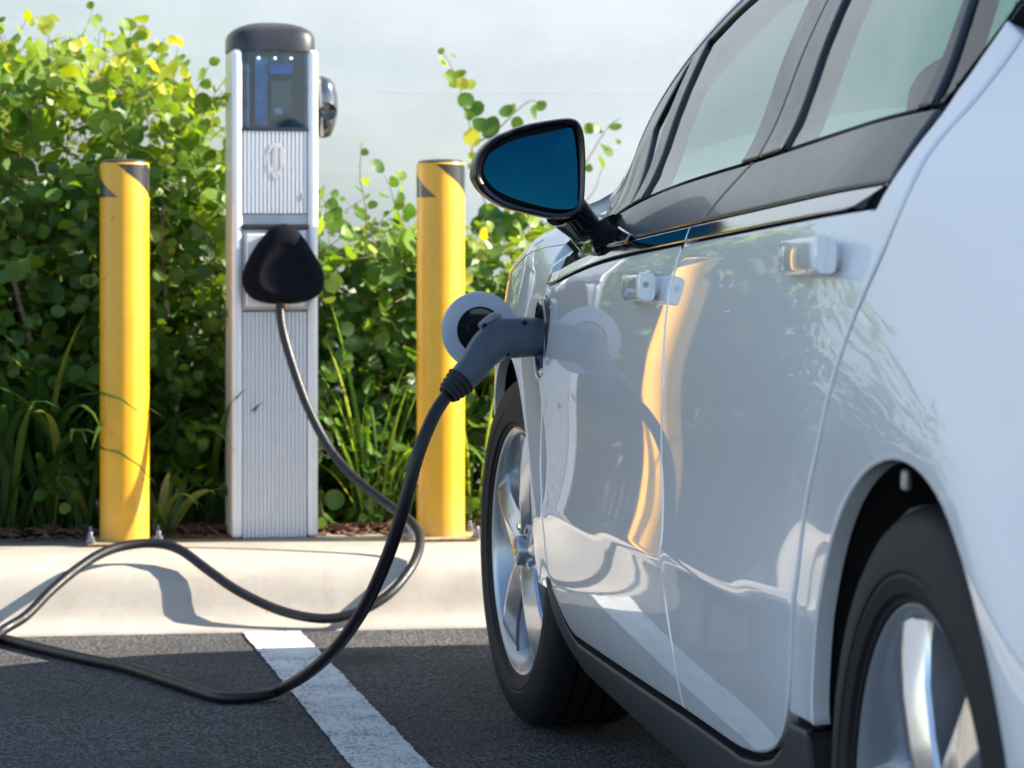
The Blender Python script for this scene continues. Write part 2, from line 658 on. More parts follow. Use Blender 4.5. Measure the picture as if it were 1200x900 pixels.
# planting bed
V_, F_ = [], []
nx, ny = 90, 12
for i in range(nx + 1):
    for j in range(ny + 1):
        x = -4.5 + 9 * i / nx
        y = 7.36 + 1.1 * j / ny
        V_.append((x, y, 0.142 + 0.016 * math.sin(x * 7 + y * 3) * math.sin(y * 9 + x) + random.uniform(-.006, .006)))
for i in range(nx):
    for j in range(ny):
        a = i * (ny + 1) + j
        F_.append((a, a + ny + 1, a + ny + 2, a + 1))
s = mk('planting_bed', V_, F_, 'soil')
s['kind'] = 'structure'

# building wall
WY = 8.40
wr = thing('building_wall', 'tall off white rendered building wall behind the planting bed', 'wall', (0, WY, 0))
jz = at_y(480, 108, WY).z
box('lower_wall', (0, WY + 0.15, (jz - 0.2) / 2), (16, 0.30, jz + 0.2), 'wall_render', wr, 0)
box('upper_wall', (0, WY + 0.1515, jz + (5.2 - jz) / 2 + 0.001), (16, 0.30, 5.2 - jz), 'wall_render', wr, 0)
# painted bay line
p1, p2 = at_z(314, 737, 0), at_z(458, 900, 0)
d = (p2 - p1).normalized()
p1 = p1 + d * ((6.585 - p1.y) / d.y)
nrm = Vector((-d.y, d.x, 0))
V_, F_ = [], []
NL = 500
for i in range(NL + 1):
    c = p1 + d * (5.6 * i / NL)
    for sgn in (-1, 1):
        V_.append(c + nrm * sgn * (0.068 + random.gauss(0, 0.0018)) + Vector((0, 0, 0.004)))
for i in range(NL):
    F_.append((2 * i, 2 * i + 1, 2 * i + 3, 2 * i + 2))
ln = mk('parking_line', V_, F_, 'line_paint', smooth=False)
ln['kind'] = 'structure'

# ================================================================== CAR BODY SURFACE
CX = 1.63
AXF, AXR, WR, WZ = 5.263, 2.577, 0.333, 0.333


class Spline:
    def __init__(self, x, y):
        x, y = np.array(x, float), np.array(y, float)
        n = len(x)
        h = np.diff(x)
        A = np.zeros((n, n))
        r = np.zeros(n)
        A[0, 0] = A[-1, -1] = 1
        for i in range(1, n - 1):
            A[i, i - 1], A[i, i], A[i, i + 1] = h[i - 1], 2 * (h[i - 1] + h[i]), h[i]
            r[i] = 6 * ((y[i + 1] - y[i]) / h[i] - (y[i] - y[i - 1]) / h[i - 1])
        self.x, self.y, self.m, self.h = x.tolist(), y.tolist(), np.linalg.solve(A, r).tolist(), h.tolist()
        self.n = n

    def __call__(self, t):
        x = self.x
        i = 0
        while i < self.n - 2 and t > x[i + 1]:
            i += 1
        h = self.h[i]
        if t < x[0] or t > x[-1]:                       # straight on beyond the ends
            e = 0 if t < x[0] else self.n - 1
            eps = 1e-4 if e == 0 else -1e-4
            sl_ = (self(x[e] + eps) - self.y[e]) / eps
            return self.y[e] + sl_ * (t - x[e])
        a, b_ = (x[i + 1] - t) / h, (t - x[i]) / h
        return a * self.y[i] + b_ * self.y[i + 1] + ((a ** 3 - a) * self.m[i] + (b_ ** 3 - b_) * self.m[i + 1]) * h * h / 6


PROF = Spline([0, .10, .18, .36, .60, .80, .92, 1.0, 1.05, 1.10, 1.2, 1.3, 1.4, 1.5],
              [.075, .036, .016, .003, .000, .007, .019, .034, .059, .090, .130, .174, .230, .303])


def zb(y):
    return 0.922 + (4.1 - y) * 0.041 - 0.04 * max(0, y - 4.1) ** 2


def sstep(a, b_, t):
    t = min(1, max(0, (t - a) / (b_ - a)))
    return t * t * (3 - 2 * t)


def S(y, z):
    """lateral position of the left body side"""
    B = zb(y)
    if y > 4.8:
        B += 0.11 * sstep(4.8, 5.2, y)
    u = (z - .17) / (B - .17) if z < B else 1 + (z - B)
    # make the slope continuous over the belt: both branches share the metric there
    if z < B:
        pass
    x = 0.737 + (y - 3.95) ** 2 / 175 + PROF(u)
    if y > 5.3:
        x += 0.42 * (y - 5.3) ** 3 + 0.10 * (y - 5.3) ** 2
    if y < 3.0:
        if z > .58:
            x += 0.42 * (min(z, 1.05) - .58) ** 2 * (1 - sstep(2.25, 3.0, y))
    if y < 2.3:
        x += 0.45 * (2.3 - y) ** 3 + 0.05 * (2.3 - y) ** 2
    if u > 1:
        if y > 4.35:
            x += 0.16 * (y - 4.35) ** 2 * sstep(1, 1.12, u)
        if y < 3.2:
            x += 0.06 * (3.2 - y) ** 2 * sstep(1, 1.3, u)
    zc = 0.452 + 0.036 * (4.8 - y)
    fade = sstep(2.8, 3.3, y) * (1 - sstep(4.72, 5.0, y))
    if fade > 0 and abs(z - zc) < .3:
        x -= fade * 0.009 * math.exp(-math.sqrt((z - zc) ** 2 + 0.004 ** 2) / 0.04)
        x += fade * 0.003 * math.exp(-((z - zc - 0.11) / 0.09) ** 2)
    for yc, zc_ in ((3.81, .853), (2.80, .908)):          # cups behind the door handles
        dy_, dz_ = (y - yc) / .075, (z - zc_ + .004) / .030
        q = dy_ * dy_ + dz_ * dz_
        if q < 9:
            x += 0.0 * q
    for yc, amp in ((AXF, 0.007), (AXR, 0.010)):
        r = math.hypot(y - yc, z - WZ)
        if r < .8 and z > .15:
            a_ = amp if yc == AXF else amp - 0.014 * max(-1, min(1, (y - yc) / .40))
            x -= a_ * math.exp(-((r - .38) / .095) ** 2)
    return x


def Sn(y, z):
    e = 0.002
    n = Vector((-1, (S(y + e, z) - S(y - e, z)) / (2 * e), (S(y, z + e) - S(y, z - e)) / (2 * e)))
    return n.normalized()


def on_body(px, py):
    """photo pixel -> (y, z) where its ray meets the body side"""
    tn = math.tan(TH + math.atan((px - PX0) / FPX))

    def f(y):
        x = y * tn
        D = y * CT + x * ST
        z = CH - (py - PY0) * D / FPX
        return x - S(y, max(.1, min(1.45, z))), z
    lo, hi = 1.6, 6.2
    y = lo
    while y < hi and f(y)[0] < 0:
        y += 0.02
    lo, hi = y - .02, y
    for _ in range(30):
        mid = (lo + hi) / 2
        if f(mid)[0] < 0:
            lo = mid
        else:
            hi = mid
    return (mid, f(mid)[1])


ZR = Spline([1.85, 2.1, 2.5, 2.9, 3.3, 3.7, 4.0, 4.25, 4.55, 4.85, 5.10], [1.10, 1.17, 1.27, 1.335, 1.37, 1.375, 1.352, 1.302, 1.198, 1.085, 0.985])


# ------------------------------------------------------------------ panels cut from the body surface
def area2(p):
    return sum(p[i][0] * p[(i + 1) % len(p)][1] - p[(i + 1) % len(p)][0] * p[i][1] for i in range(len(p)))


def resample(p, step):
    out = []
    n = len(p)
    for i in range(n):
        a, b_ = p[i], p[(i + 1) % n]
        L = math.hypot(b_[0] - a[0], b_[1] - a[1])
        if L < 1e-5:
            continue
        k = max(1, int(round(L / step)))
        for j in range(k):
            out.append((a[0] + (b_[0] - a[0]) * j / k, a[1] + (b_[1] - a[1]) * j / k))
    return out


def round_poly(p, rads, n=6):
    """round the corners of a polygon: rads one radius per corner (or one number)"""
    out = []
    N = len(p)
    for i in range(N):
        r = rads[i] if isinstance(rads, (list, tuple)) else rads
        a, b_, c = Vector(p[i - 1]), Vector(p[i]), Vector(p[(i + 1) % N])
        u, v = (a - b_), (c - b_)
        lu, lv = u.length, v.length
        t_ = min(r, lu * .48, lv * .48)
        if t_ < 1e-4:
            out.append(tuple(b_))
            continue
        A, C = b_ + u / lu * t_, b_ + v / lv * t_
        for k_ in range(n + 1):
            s_ = k_ / n
            q = A * (1 - s_) ** 2 + b_ * 2 * s_ * (1 - s_) + C * s_ * s_
            out.append((q.x, q.y))
    return out


def normals2(p):
    """outward unit normals of a counter-clockwise loop"""
    out = []
    n = len(p)
    for i in range(n):
        a, b_, c = p[i - 1], p[i], p[(i + 1) % n]
        e1 = Vector((b_[0] - a[0], b_[1] - a[1])).normalized()
        e2 = Vector((c[0] - b_[0], c[1] - b_[1])).normalized()
        v = Vector((e1.y + e2.y, -e1.x - e2.x))
        l = v.length
        v = v / l if l > 1e-6 else Vector((e1.y, -e1.x))
        k_ = max(.5, v.dot(Vector((e1.y, -e1.x))))
        out.append(v / k_)
    return out


def inside(p, x, y):
    c = False
    n = len(p)
    j = n - 1
    for i in range(n):
        xi, yi = p[i]
        xj, yj = p[j]
        if (yi > y) != (yj > y) and x < (xj - xi) * (y - yi) / (yj - yi) + xi:
            c = not c
        j = i
    return c


def panel(name, poly, mat, parent, off=0.0, holes=(), gap=0.0036, flange=0.018, step=0.022, bstep=0.014, mirror=False, lip=0.004, fn=S, fnn=Sn):
    loops = [(poly, 1)] + [(h, -1) for h in holes]
    pts, edges, info = [], [], []          # info: (depth, 2d outward or None)
    bnd = []                               # boundary index lists
    test_out, test_holes = None, []
    near = []
    for lp, sg in loops:
        if area2(lp) < 0:
            lp = lp[::-1]
        lp = resample(lp, bstep)
        n2 = normals2(lp)
        b0 = [(p[0] - n[0] * gap * sg, p[1] - n[1] * gap * sg) for p, n in zip(lp, n2)]
        b1 = [(p[0] - n[0] * (gap + lip) * sg, p[1] - n[1] * (gap + lip) * sg) for p, n in zip(lp, n2)]
        if sg == 1:
            test_out = b0
        else:
            test_holes.append(b0)
        i0 = len(pts)
        pts += b0
        info += [(lip * .6, n * sg) for n in n2]
        n_ = len(b0)
        edges += [(i0 + i, i0 + (i + 1) % n_) for i in range(n_)]
        bnd.append((list(range(i0, i0 + n_)), sg))
        i1 = len(pts)
        pts += b1
        info += [(0.0, None)] * n_
        edges += [(i1 + i, i1 + (i + 1) % n_) for i in range(n_)]
        near.append(b1)
    ys = [p[0] for p in test_out]
    zs = [p[1] for p in test_out]
    allb = np.array([p for lp in near for p in lp])
    nyy = int((max(ys) - min(ys)) / step) + 1
    nzz = int((max(zs) - min(zs)) / step) + 1
    for i in range(nyy + 1):
        for j in range(nzz + 1):
            y = min(ys) + step * (i + (.5 if j % 2 else 0))
            z = min(zs) + step * j * .9
            if not inside(near[0], y, z) or any(inside(h, y, z) for h in near[1:]):
                continue
            if np.min((allb[:, 0] - y) ** 2 + (allb[:, 1] - z) ** 2) < (step * .45) ** 2:
                continue
            pts.append((y, z))
            info.append((0.0, None))
    res = delaunay_2d_cdt([Vector(p) for p in pts], edges, [], 0, 1e-6)
    vv, ff, ov = res[0], res[2], res[3]
    V3, N3 = [], []
    for i, p in enumerate(vv):
        d_, o2 = info[ov[i][0]] if ov[i] else (0.0, None)
        y, z = p.x, p.y
        n = fnn(y, z)
        V3.append(Vector((fn(y, z), y, z)) - n * (off + d_))
        if o2 is not None:
            n = (n + Vector((0, o2[0], o2[1])) * 1.0).normalized()
        N3.append(n)
    F3 = []
    for f in ff:
        cx_ = sum(vv[i].x for i in f) / len(f)
        cz_ = sum(vv[i].y for i in f) / len(f)
        if inside(test_out, cx_, cz_) and not any(inside(h, cx_, cz_) for h in test_holes):
            F3.append(tuple(f))                # (y, z) counter-clockwise -> faces +X ; flip
    F3 = [f[::-1] for f in F3]
    if flange > 0:
        inv = {}
        for i in range(len(vv)):
            for o_ in ov[i]:
                inv[o_] = i
        for idx, sg in bnd:
            n_ = len(idx)
            base = len(V3)
            for i in idx:
                v = inv[i]
                n = fnn(vv[v].x, vv[v].y)
                o2 = info[i][1]
                V3.append(V3[v].copy())
                N3.append(Vector((0, o2[0], o2[1])).normalized())
                V3.append(V3[v] - n * flange)
                N3.append(Vector((0, o2[0], o2[1])).normalized())
            for i in range(n_):
                a, c = base + 2 * i, base + 2 * ((i + 1) % n_)
                F3.append((a, c, c + 1, a + 1) if sg == 1 else (c, a, a + 1, c + 1))
    out = [mk(name, V3, F3, mat, parent, True, N3)]
    if mirror:
        Vm = [Vector((2 * CX - v.x, v.y, v.z)) for v in V3]
        Nm = [Vector((-n.x, n.y, n.z)) for n in N3]
        out.append(mk(name, Vm, [f[::-1] for f in F3], mat, parent, True, Nm))
    return out


def arc(yc, zc, r, a0, a1, n):
    return [(yc + r * math.cos(R(a0 + (a1 - a0) * i / n)), zc + r * math.sin(R(a0 + (a1 - a0) * i / n))) for i in range(n + 1)]


def smooth2(p, n=4):
    return [(q.x, q.y) for q in catmull([Vector((a, b_, 0)) for a, b_ in p], n)]


car = thing('parked_car', 'glossy silver white electric hatchback plugged in and charging', 'car', (CX, 3.92, 0))

# ---- traced outlines (y, z)
seamF = smooth2([on_body(*p) for p in ((643, 330), (639, 360), (637, 400), (635, 467), (633, 545), (634, 600), (640, 655), (647, 693))])
seamM = smooth2([on_body(*p) for p in ((809, 270), (800, 288), (790, 320), (781, 367), (777, 450), (775, 540), (776, 620), (776, 683), (786, 750), (795, 800))])
seamR = smooth2([on_body(*p) for p in ((1200, 38), (1150, 107), (1093, 173), (1060, 233), (1033, 297), (1003, 365), (985, 415), (970, 467), (956, 533), (943, 600), (932, 690), (926, 760))])
# bottoms
botFy, botRy = 4.62, 3.02


_sp = [on_body(*p) for p in ((672, 746), (700, 765), (730, 785), (765, 809), (800, 831), (833, 857), (862, 877))]
_sc = np.polyfit([p[0] for p in _sp], [p[1] for p in _sp], 2)


def zsill(y):                                           # lower edge of the doors
    return float(np.polyval(_sc, y))


corner_px = [(868, 880), (887, 886), (903, 883), (913, 869), (919, 850), (922, 830), (925, 795)]


mF = (seamM[-1][0], zsill(seamM[-1][0]))
AR = 0.372                                             # arch opening radius


def belt_low(y):                                       # top edge of painted doors
    return zb(y) - 0.018


yF0 = seamF[0][0]
top_front = [(y, belt_low(y)) for y in np.linspace(seamM[0][0], yF0, 14)]
fd = seamM[::-1][1:-1]
fd = [(mF[0], mF[1])] + fd + top_front + seamF[1:-1]
# lower front corner, rounded
lf = seamF[-1]
lowc = round_poly([lf, (lf[0] - 0.10, zsill(lf[0] - .10)), (mF[0] + .02, zsill(mF[0] + .02))], [0, .16, 0], 8)
fd = fd + lowc[0:]
front_door = panel('front_door', fd, 'silver_white_paint', car, mirror=True)

# rear door: up along the window line to the roof
sr_top = [p for p in seamR if p[1] < ZR(p[0]) - .02]
last = sr_top[0]
beltEnd = on_body(1046, 204)
strip_in = [on_body(*p) for p in ((1060, 187), (1090, 148), (1120, 105), (1150, 62), (1180, 18))]
strip_in = [p for p in strip_in if p[1] < ZR(p[0]) - .03 and p[0] > last[0]]
rd = [(seamM[0][0], belt_low(seamM[0][0]))] + seamM[1:-1] + [mF]
lr = seamR[-1]
cor = [(y, zsill(y)) for y in np.linspace(mF[0] - .03, on_body(855, 872)[0], 6)] + smooth2([on_body(*p) for p in corner_px], 4)
rd = rd + cor + sr_top[::-1][1:] + strip_in[::-1] + [(y, belt_low(y)) for y in np.linspace(beltEnd[0] + .01, seamM[0][0] - .02, 16)]
rear_door = panel('rear_door', rd, 'silver_white_paint', car, mirror=True)

# quarter panel: from the rear door seam to the tail, arch cut out
arR = arc(AXR, WZ, AR, 176, 11, 40)                      # from behind the axle over the top to the front
tailY = 1.98
qp = [(AXR + AR * 0.998 + .005, .300)]
up = [p for p in seamR[::-1]]
front_edge = [on_body(923, 838), on_body(925, 800)] + [p for p in up if p[1] < ZR(p[0]) - .004]
qtop = [(y, ZR(y) - .012) for y in np.linspace(front_edge[-1][0] - .02, tailY, 12)]
qp = front_edge + qtop + [(tailY, .9), (tailY, .6), (tailY, .32), (AXR - AR - .004, .32)] + arR + [on_body(953, 855)]
quarter = panel('quarter_panel', qp, 'silver_white_paint', car, mirror=True)

# front fender with the arch and the round charge port
PY_, PZ_ = on_body(634, 396)
PY_ = 4.874
PZ_ = 0.754


def ztop(y):
    return FT(y)


FT = Spline([4.6, 4.9, 5.2, 5.5, 5.75, 5.95, 6.12], [1.003, 0.988, 0.962, 0.908, 0.845, 0.782, 0.720])


def zside(y):
    return FT(y) - 0.062


arF = arc(AXF, WZ, AR, 177, 3, 40)
noseY = 5.92
ff_ = [(lf[0] + .003, .31)] + [(p[0], p[1]) for p in seamF[::-1][0:]]
ff_ = ff_ + [(y, zside(y)) for y in np.linspace(yF0 + .03, noseY, 24)] + [(noseY, .5), (noseY, .34)] + [(AXF + AR + .01, .335)] + arF[::-1] + [(AXF - AR - .002, .31)]
port_hole = arc(PY_, PZ_, 0.070, 0, 345, 23)
fender = panel('front_fender', ff_, 'silver_white_paint', car, holes=[port_hole])
panel('front_fender', [(y, z) for y, z in ff_], 'silver_white_paint', car)  # far side copy, mirrored below
o = bpy.data.objects[car.children[-1].name] if False else COL.objects[-1]
for v in o.data.vertices:
    v.co.x = 2 * CX - v.co.x
nn = [Vector((-n.vector.x, n.vector.y, n.vector.z)) for n in o.data.corner_normals]
o.data.flip_normals()
o.data.update()

# sill trim
def Soff(o_):
    return lambda y, z: S(y, z) + o_


sill = [(lf[0] + .028, .205), (lf[0] + .035, .26), (lf[0] + .030, .345), (lf[0] + .006, .338)]
low2 = round_poly([(lf[0] + .004, .335), (lf[0] - 0.088, zsill(lf[0] - .09) - .004), (mF[0], zsill(mF[0]) - .004)], [0, .15, 0], 8)
sill = sill + low2[1:] + [(y, zsill(y) - .004) for y in np.linspace(mF[0] - .1, on_body(855, 872)[0], 6)]
sill = sill + [on_body(*p) for p in ((867, 884), (888, 890), (905, 887), (916, 873), (923, 851), (926, 843), (953, 858))] + arc(AXR, WZ, AR, 8, -18, 8) + [(AXR + AR + .02, .185), (AXR + AR + .05, .170)] + [(y, .168) for y in np.linspace(3.2, lf[0] - .02, 8)]
panel('sill_trim', sill, 'sill_plastic', car, off=-.004, mirror=True, lip=.006, flange=.05)

# dark inner shell behind the shut lines
shell = [(noseY - .02, .36)] + [(AXF + AR + .02, .345)] + arc(AXF, WZ, AR + .012, 3, 177, 40) + [(AXF - AR - .02, .20), (AXR + AR + .02, .20)] + arc(AXR, WZ, AR + .012, 4, 176, 40) + [(tailY + .02, .33), (tailY + .02, zb(2.0))]
shell += [(y, zb(y) + .02) for y in np.linspace(2.3, 4.8, 12)] + [(y, zside(y) - .01) for y in np.linspace(4.9, noseY - .02, 8)]
panel('inner_shell', shell, 'cavity_black', car, off=.017, flange=0.0, step=.05, mirror=True, holes=[arc(PY_, PZ_, 0.073, 0, 345, 23)])

# ---- belt: bright strip, black panels
bf0 = on_body(646, 321)[0] + .01
strip_y = np.linspace(beltEnd[0] + .02, bf0, 30)


def belt_strip(y0, y1, lo, hi, name, mat, tip=False, **kw):
    ys_ = np.linspace(y0, y1, 24)
    p = [(y, lo(y) + tip * (hi(y) - lo(y)) * max(0, 1 - (y - y0) / .10) ** 1.5 * .95) for y in ys_] + [(y, hi(y)) for y in ys_[::-1]]
    return panel(name, p, mat, car, mirror=True, **kw)


bm0 = seamM[0][0]
for y0, y1 in ((beltEnd[0] - .005, bm0), (bm0, yF0 + .004)):
    belt_strip(y0, y1, lambda y: zb(y) - .020, lambda y: zb(y) + .003, 'belt_moulding', 'chrome', tip=(y0 < 3), gap=.0015, lip=.002, off=-.002, flange=.02)
# black panels between moulding and glass
gl_front, gl_rear = [on_body(*p) for p in ((743, 238), (863, 195))]
gr_front, gr_rear = [on_body(*p) for p in ((913, 177), (1068, 130))]


def glass_low(y):
    pts = [gr_rear, gr_front, gl_rear, gl_front]
    if y <= pts[0][0]:
        return pts[0][1] + (y - pts[0][0]) * (pts[1][1] - pts[0][1]) / (pts[1][0] - pts[0][0])
    for a, b_ in zip(pts[:-1], pts[1:]):
        if y <= b_[0]:
            return a[1] + (b_[1] - a[1]) * (y - a[0]) / (b_[0] - a[0])
    a, b_ = pts[-2], pts[-1]
    return b_[1] + (y - b_[0]) * (b_[1] - a[1]) / (b_[0] - a[0])


GL = Spline([gr_rear[0] - .15] + [(gr_rear[0] + gr_front[0]) / 2, (gl_rear[0] + gr_front[0]) / 2, gl_front[0], gl_front[0] + .5],
            [glass_low(gr_rear[0] - .15), glass_low((gr_rear[0] + gr_front[0]) / 2), glass_low((gl_rear[0] + gr_front[0]) / 2), glass_low(gl_front[0]), glass_low(gl_front[0]) - .065])
Bseam_lo = on_body(826, 247)
Bseam_hi = on_body(882, 190)
rb = [(Bseam_lo[0], zb(Bseam_lo[0]) + .004), (Bseam_hi[0], GL(Bseam_hi[0]))]
rear_tip = on_body(1097, 128)
rbp = [(y, zb(y) + .005) for y in np.linspace(beltEnd[0], rb[0][0], 16)] + [(y, GL(y)) for y in np.linspace(rb[1][0], rear_tip[0], 16)]
panel('belt_panel', rbp, 'belt_black', car, mirror=True, off=.001, gap=.002)
fbp = [(y, zb(y) + .005) for y in np.linspace(rb[0][0], 4.60, 12)] + [(4.68, zb(4.68) + .012), (4.70, zb(4.70) + .03)] + [(y, GL(y)) for y in np.linspace(4.62, rb[1][0], 16)]
panel('belt_panel', fbp, 'belt_black', car, mirror=True, off=.001, gap=.002)

# ---- window frames and panes
FW = 0.052                                              # frame depth under the roof line


def clampz(p, d_=FW):
    return (p[0], min(p[1], ZR(p[0]) - d_))


def line_to_top(pa, pb, d_=FW, n=40):
    """points from pa along pa->pb until the frame line is met"""
    a, b_ = Vector(pa), Vector(pb)
    out = []
    for i in range(400):
        q = a + (b_ - a) * (i * .02)
        out.append((q.x, q.y))
        if q.y > ZR(q.x) - d_:
            break
    return out


fg_rear = line_to_top(on_body(863, 195), on_body(905, 97))
fg_frt = line_to_top(on_body(748, 235), on_body(826, 52))
fpane = [fg_frt[0]] + [(y, GL(y) + .002) for y in np.linspace(fg_frt[0][0] - .02, fg_rear[0][0] + .02, 8)] + [fg_rear[0], fg_rear[-1]]
fpane += [(y, ZR(y) - FW) for y in np.linspace(fg_rear[-1][0] + .02, fg_frt[-1][0] - .02, 14)] + [fg_frt[-1]]
rg_frt = line_to_top(on_body(912, 178), on_body(990, -10))
rg_rear = line_to_top(on_body(1068, 130), on_body(1124, 0))
rpane = [rg_frt[0]] + [(y, GL(y) + .002) for y in np.linspace(rg_frt[0][0] - .02, rg_rear[0][0] + .02, 8)] + [rg_rear[0], rg_rear[-1]]
rpane += [(y, ZR(y) - FW) for y in np.linspace(rg_rear[-1][0] + .02, rg_frt[-1][0] - .02, 12)] + [rg_frt[-1]]
qg_frt = line_to_top(on_body(1086, 127), on_body(1136, 0))
qg_rear = line_to_top(on_body(1096, 121), on_body(1188, 0))
qpane = [qg_frt[0], qg_rear[0], qg_rear[len(qg_rear) // 2], qg_rear[-1]]
qpane += [(y, ZR(y) - FW) for y in np.linspace(qg_rear[-1][0] + .02, qg_frt[-1][0] - .02, 6)] + [qg_frt[-1]]
# little pane ahead of the front door glass
sa = line_to_top(on_body(736, 241), on_body(816, 56))
sb = on_body(765, 150)
spane = [sa[0], sa[-1], (sa[-1][0] + .025, ZR(sa[-1][0] + .025) - FW), sb]
RL = 0.030
bs_top = line_to_top(Bseam_hi, on_body(968, 0), RL)[-1]
ff_poly = [(rb[1][0], GL(rb[1][0]) + .003)] + [(bs_top[0], ZR(bs_top[0]) - RL)] + [(y, ZR(y) - RL) for y in np.linspace(bs_top[0] + .04, 4.96, 24)]
ff_poly += [(4.94, .985)] + [(y, GL(y) + .003) for y in np.linspace(4.62, rb[1][0] + .02, 16)]
panel('window_frame', ff_poly, 'satin_black', car, off=.002, holes=[fpane, spane], gap=.002, flange=.03, mirror=True)
rtip = strip_in[-1] if strip_in else rear_tip
rf_poly = [(rb[1][0], GL(rb[1][0]) + .003), (rear_tip[0], GL(rear_tip[0]) + .003)] + [on_body(*p) for p in ((1128, 84), (1160, 42), (1190, 2))]
rf_poly = [p for p in rf_poly if p[1] < ZR(p[0]) - .02]
rf_poly += [(y, ZR(y) - RL) for y in np.linspace(rf_poly[-1][0] + .01, bs_top[0], 20)]
panel('window_frame', rf_poly, 'satin_black', car, off=.002, holes=[rpane, qpane], gap=.002, flange=.03, mirror=True)
for pane, nm in ((fpane, 'front_window_pane'), (spane, 'corner_pane'), (rpane, 'rear_window_pane'), (qpane, 'quarter_pane')):
    panel(nm, pane, 'window_glass', car, off=.008, gap=-.004, flange=0, lip=.002, step=.05, mirror=True)

# ---- roof, rails
rl_y = np.linspace(front_edge[-1][0] + .01, 4.99, 60)
panel('roof_rail', [(y, ZR(y) - RL + .001) for y in rl_y] + [(y, ZR(y) - .010) for y in rl_y[::-1]], 'silver_white_paint', car, gap=.001, lip=.002, flange=.02, mirror=True)
def grid(name, fn, nu, nv, mat, parent, flip=False):
    V_, F_ = [], []
    for i in range(nu + 1):
        for j in range(nv + 1):
            V_.append(fn(i / nu, j / nv))
    for i in range(nu):
        for j in range(nv):
            a = i * (nv + 1) + j
            f = (a, a + 1, a + nv + 2, a + nv + 1)
            F_.append(f[::-1] if flip else f)
    return mk(name, V_, F_, mat, parent)


def roof_pt(y, v, z0=-.014):
    """v -1..1 across, from rail to rail"""
    zl = ZR(y)
    xl = S(y, zl + z0)
    hw = CX - xl
    q = abs(v)
    crown = 0.058 * (1 - q ** 2.2) + 0.014 * (1 - max(0, (q - .9) / .1) ** 2)
    return Vector((CX + hw * v, y, zl + z0 + crown * (1.0)))


def vmap(v):
    v = 2 * v - 1
    return math.copysign(1 - (1 - abs(v)) ** 1.6, v)


grid('roof', lambda u, v: roof_pt(2.45 + u * (4.02 - 2.45), vmap(v)), 40, 48, 'silver_white_paint', car, True)


def shield_pt(u, v, y0, y1, bul, ins):
    y = y0 + (y1 - y0) * u
    w = vmap(v) * ins
    p = roof_pt(y, w)
    p.y += bul * (1 - (w / ins) ** 2)
    return p


grid('windscreen', lambda u, v: shield_pt(u, v, 4.06, 5.06, 0.13, .955), 14, 24, 'window_glass', car, True)
grid('hatch_glass', lambda u, v: shield_pt(u, v, 2.40, 2.02, -0.10, .90), 12, 24, 'window_glass', car)
for sg in (-1, 1):
    # windscreen pillars (painted outer edge with a dark inner face) and hatch sides
    def pil(u, v, y0=4.00, y1=5.10):
        y = y0 + (y1 - y0) * u
        if v < .67:
            p = roof_pt(y, sg * (1 - .06 * v / .67))
        else:
            p = roof_pt(y, sg * .94)
            k_ = (v - .67) / .33
            p.z -= .05 * k_
            p.x += -sg * -.055 * k_
            p.y += -.02 * k_
        return p
    grid('windscreen_pillar', pil, 30, 9, 'silver_white_paint', car, sg > 0)
    grid('hatch_side', lambda u, v: roof_pt(2.46 + (1.98 - 2.46) * u, sg * (1 - .11 * v)), 16, 5, 'silver_white_paint', car, sg < 0)

    def pil_in(u, v, y0=3.95, y1=5.06):
        y = y0 + (y1 - y0) * u
        z = ZR(y) - .004 - v * .075
        x = S(y, z) + .035 + .05 * math.sin(v * math.pi) * .6
        return Vector((x if sg < 0 else 2 * CX - x, y, z - .008))
    grid('pillar_lining', pil_in, 24, 6, 'interior_grey', car, sg < 0)
    bl = line_to_top(on_body(868, 192), on_body(950, 0), .03)
    bh = line_to_top(on_body(905, 180), on_body(985, -10), .03)

    def bpil(u, v):
        a, b_ = Vector(bl[0]).lerp(Vector(bl[-1]), u), Vector(bh[0]).lerp(Vector(bh[-1]), u)
        q = a.lerp(b_, v)
        x = S(q.x, q.y) + .03 + .035 * math.sin(v * math.pi)
        return Vector((x if sg < 0 else 2 * CX - x, q.x, q.y))
    grid('pillar_lining', bpil, 14, 6, 'interior_grey', car, sg < 0)
hl = grid('headliner', lambda u, v: roof_pt(2.5 + u * (4.0 - 2.5), (2 * v - 1) * .93) - Vector((0, 0, .035)), 16, 16, 'interior_grey', car)

# ---- fender crown and bonnet
def crown_pt(y, t_):
    z0 = zside(y)
    x0 = S(y, z0)
    e = .002
    sl_ = (S(y, z0 + e) - S(y, z0 - e)) / (2 * e)
    zt = FT(y)
    P0 = Vector((x0, y, z0))
    h = zt - z0
    P2 = Vector((x0 + .16, y, zt))
    P1 = Vector((x0 + sl_ * h * .8, y, z0 + h * .8))
    P2.z = zt
    q = P0 * (1 - t_) ** 2 + P1 * 2 * t_ * (1 - t_) + P2 * t_ * t_
    return q


def bonnet_pt(y, v):
    """v 0 at the left seam .. 1 centre"""
    a = crown_pt(y, 1)
    k_ = 1 - (1 - v) ** 2
    return Vector((a.x + (CX - a.x) * v, y + 0.10 * k_ * sstep(5.3, 5.95, y), a.z + .050 * k_))


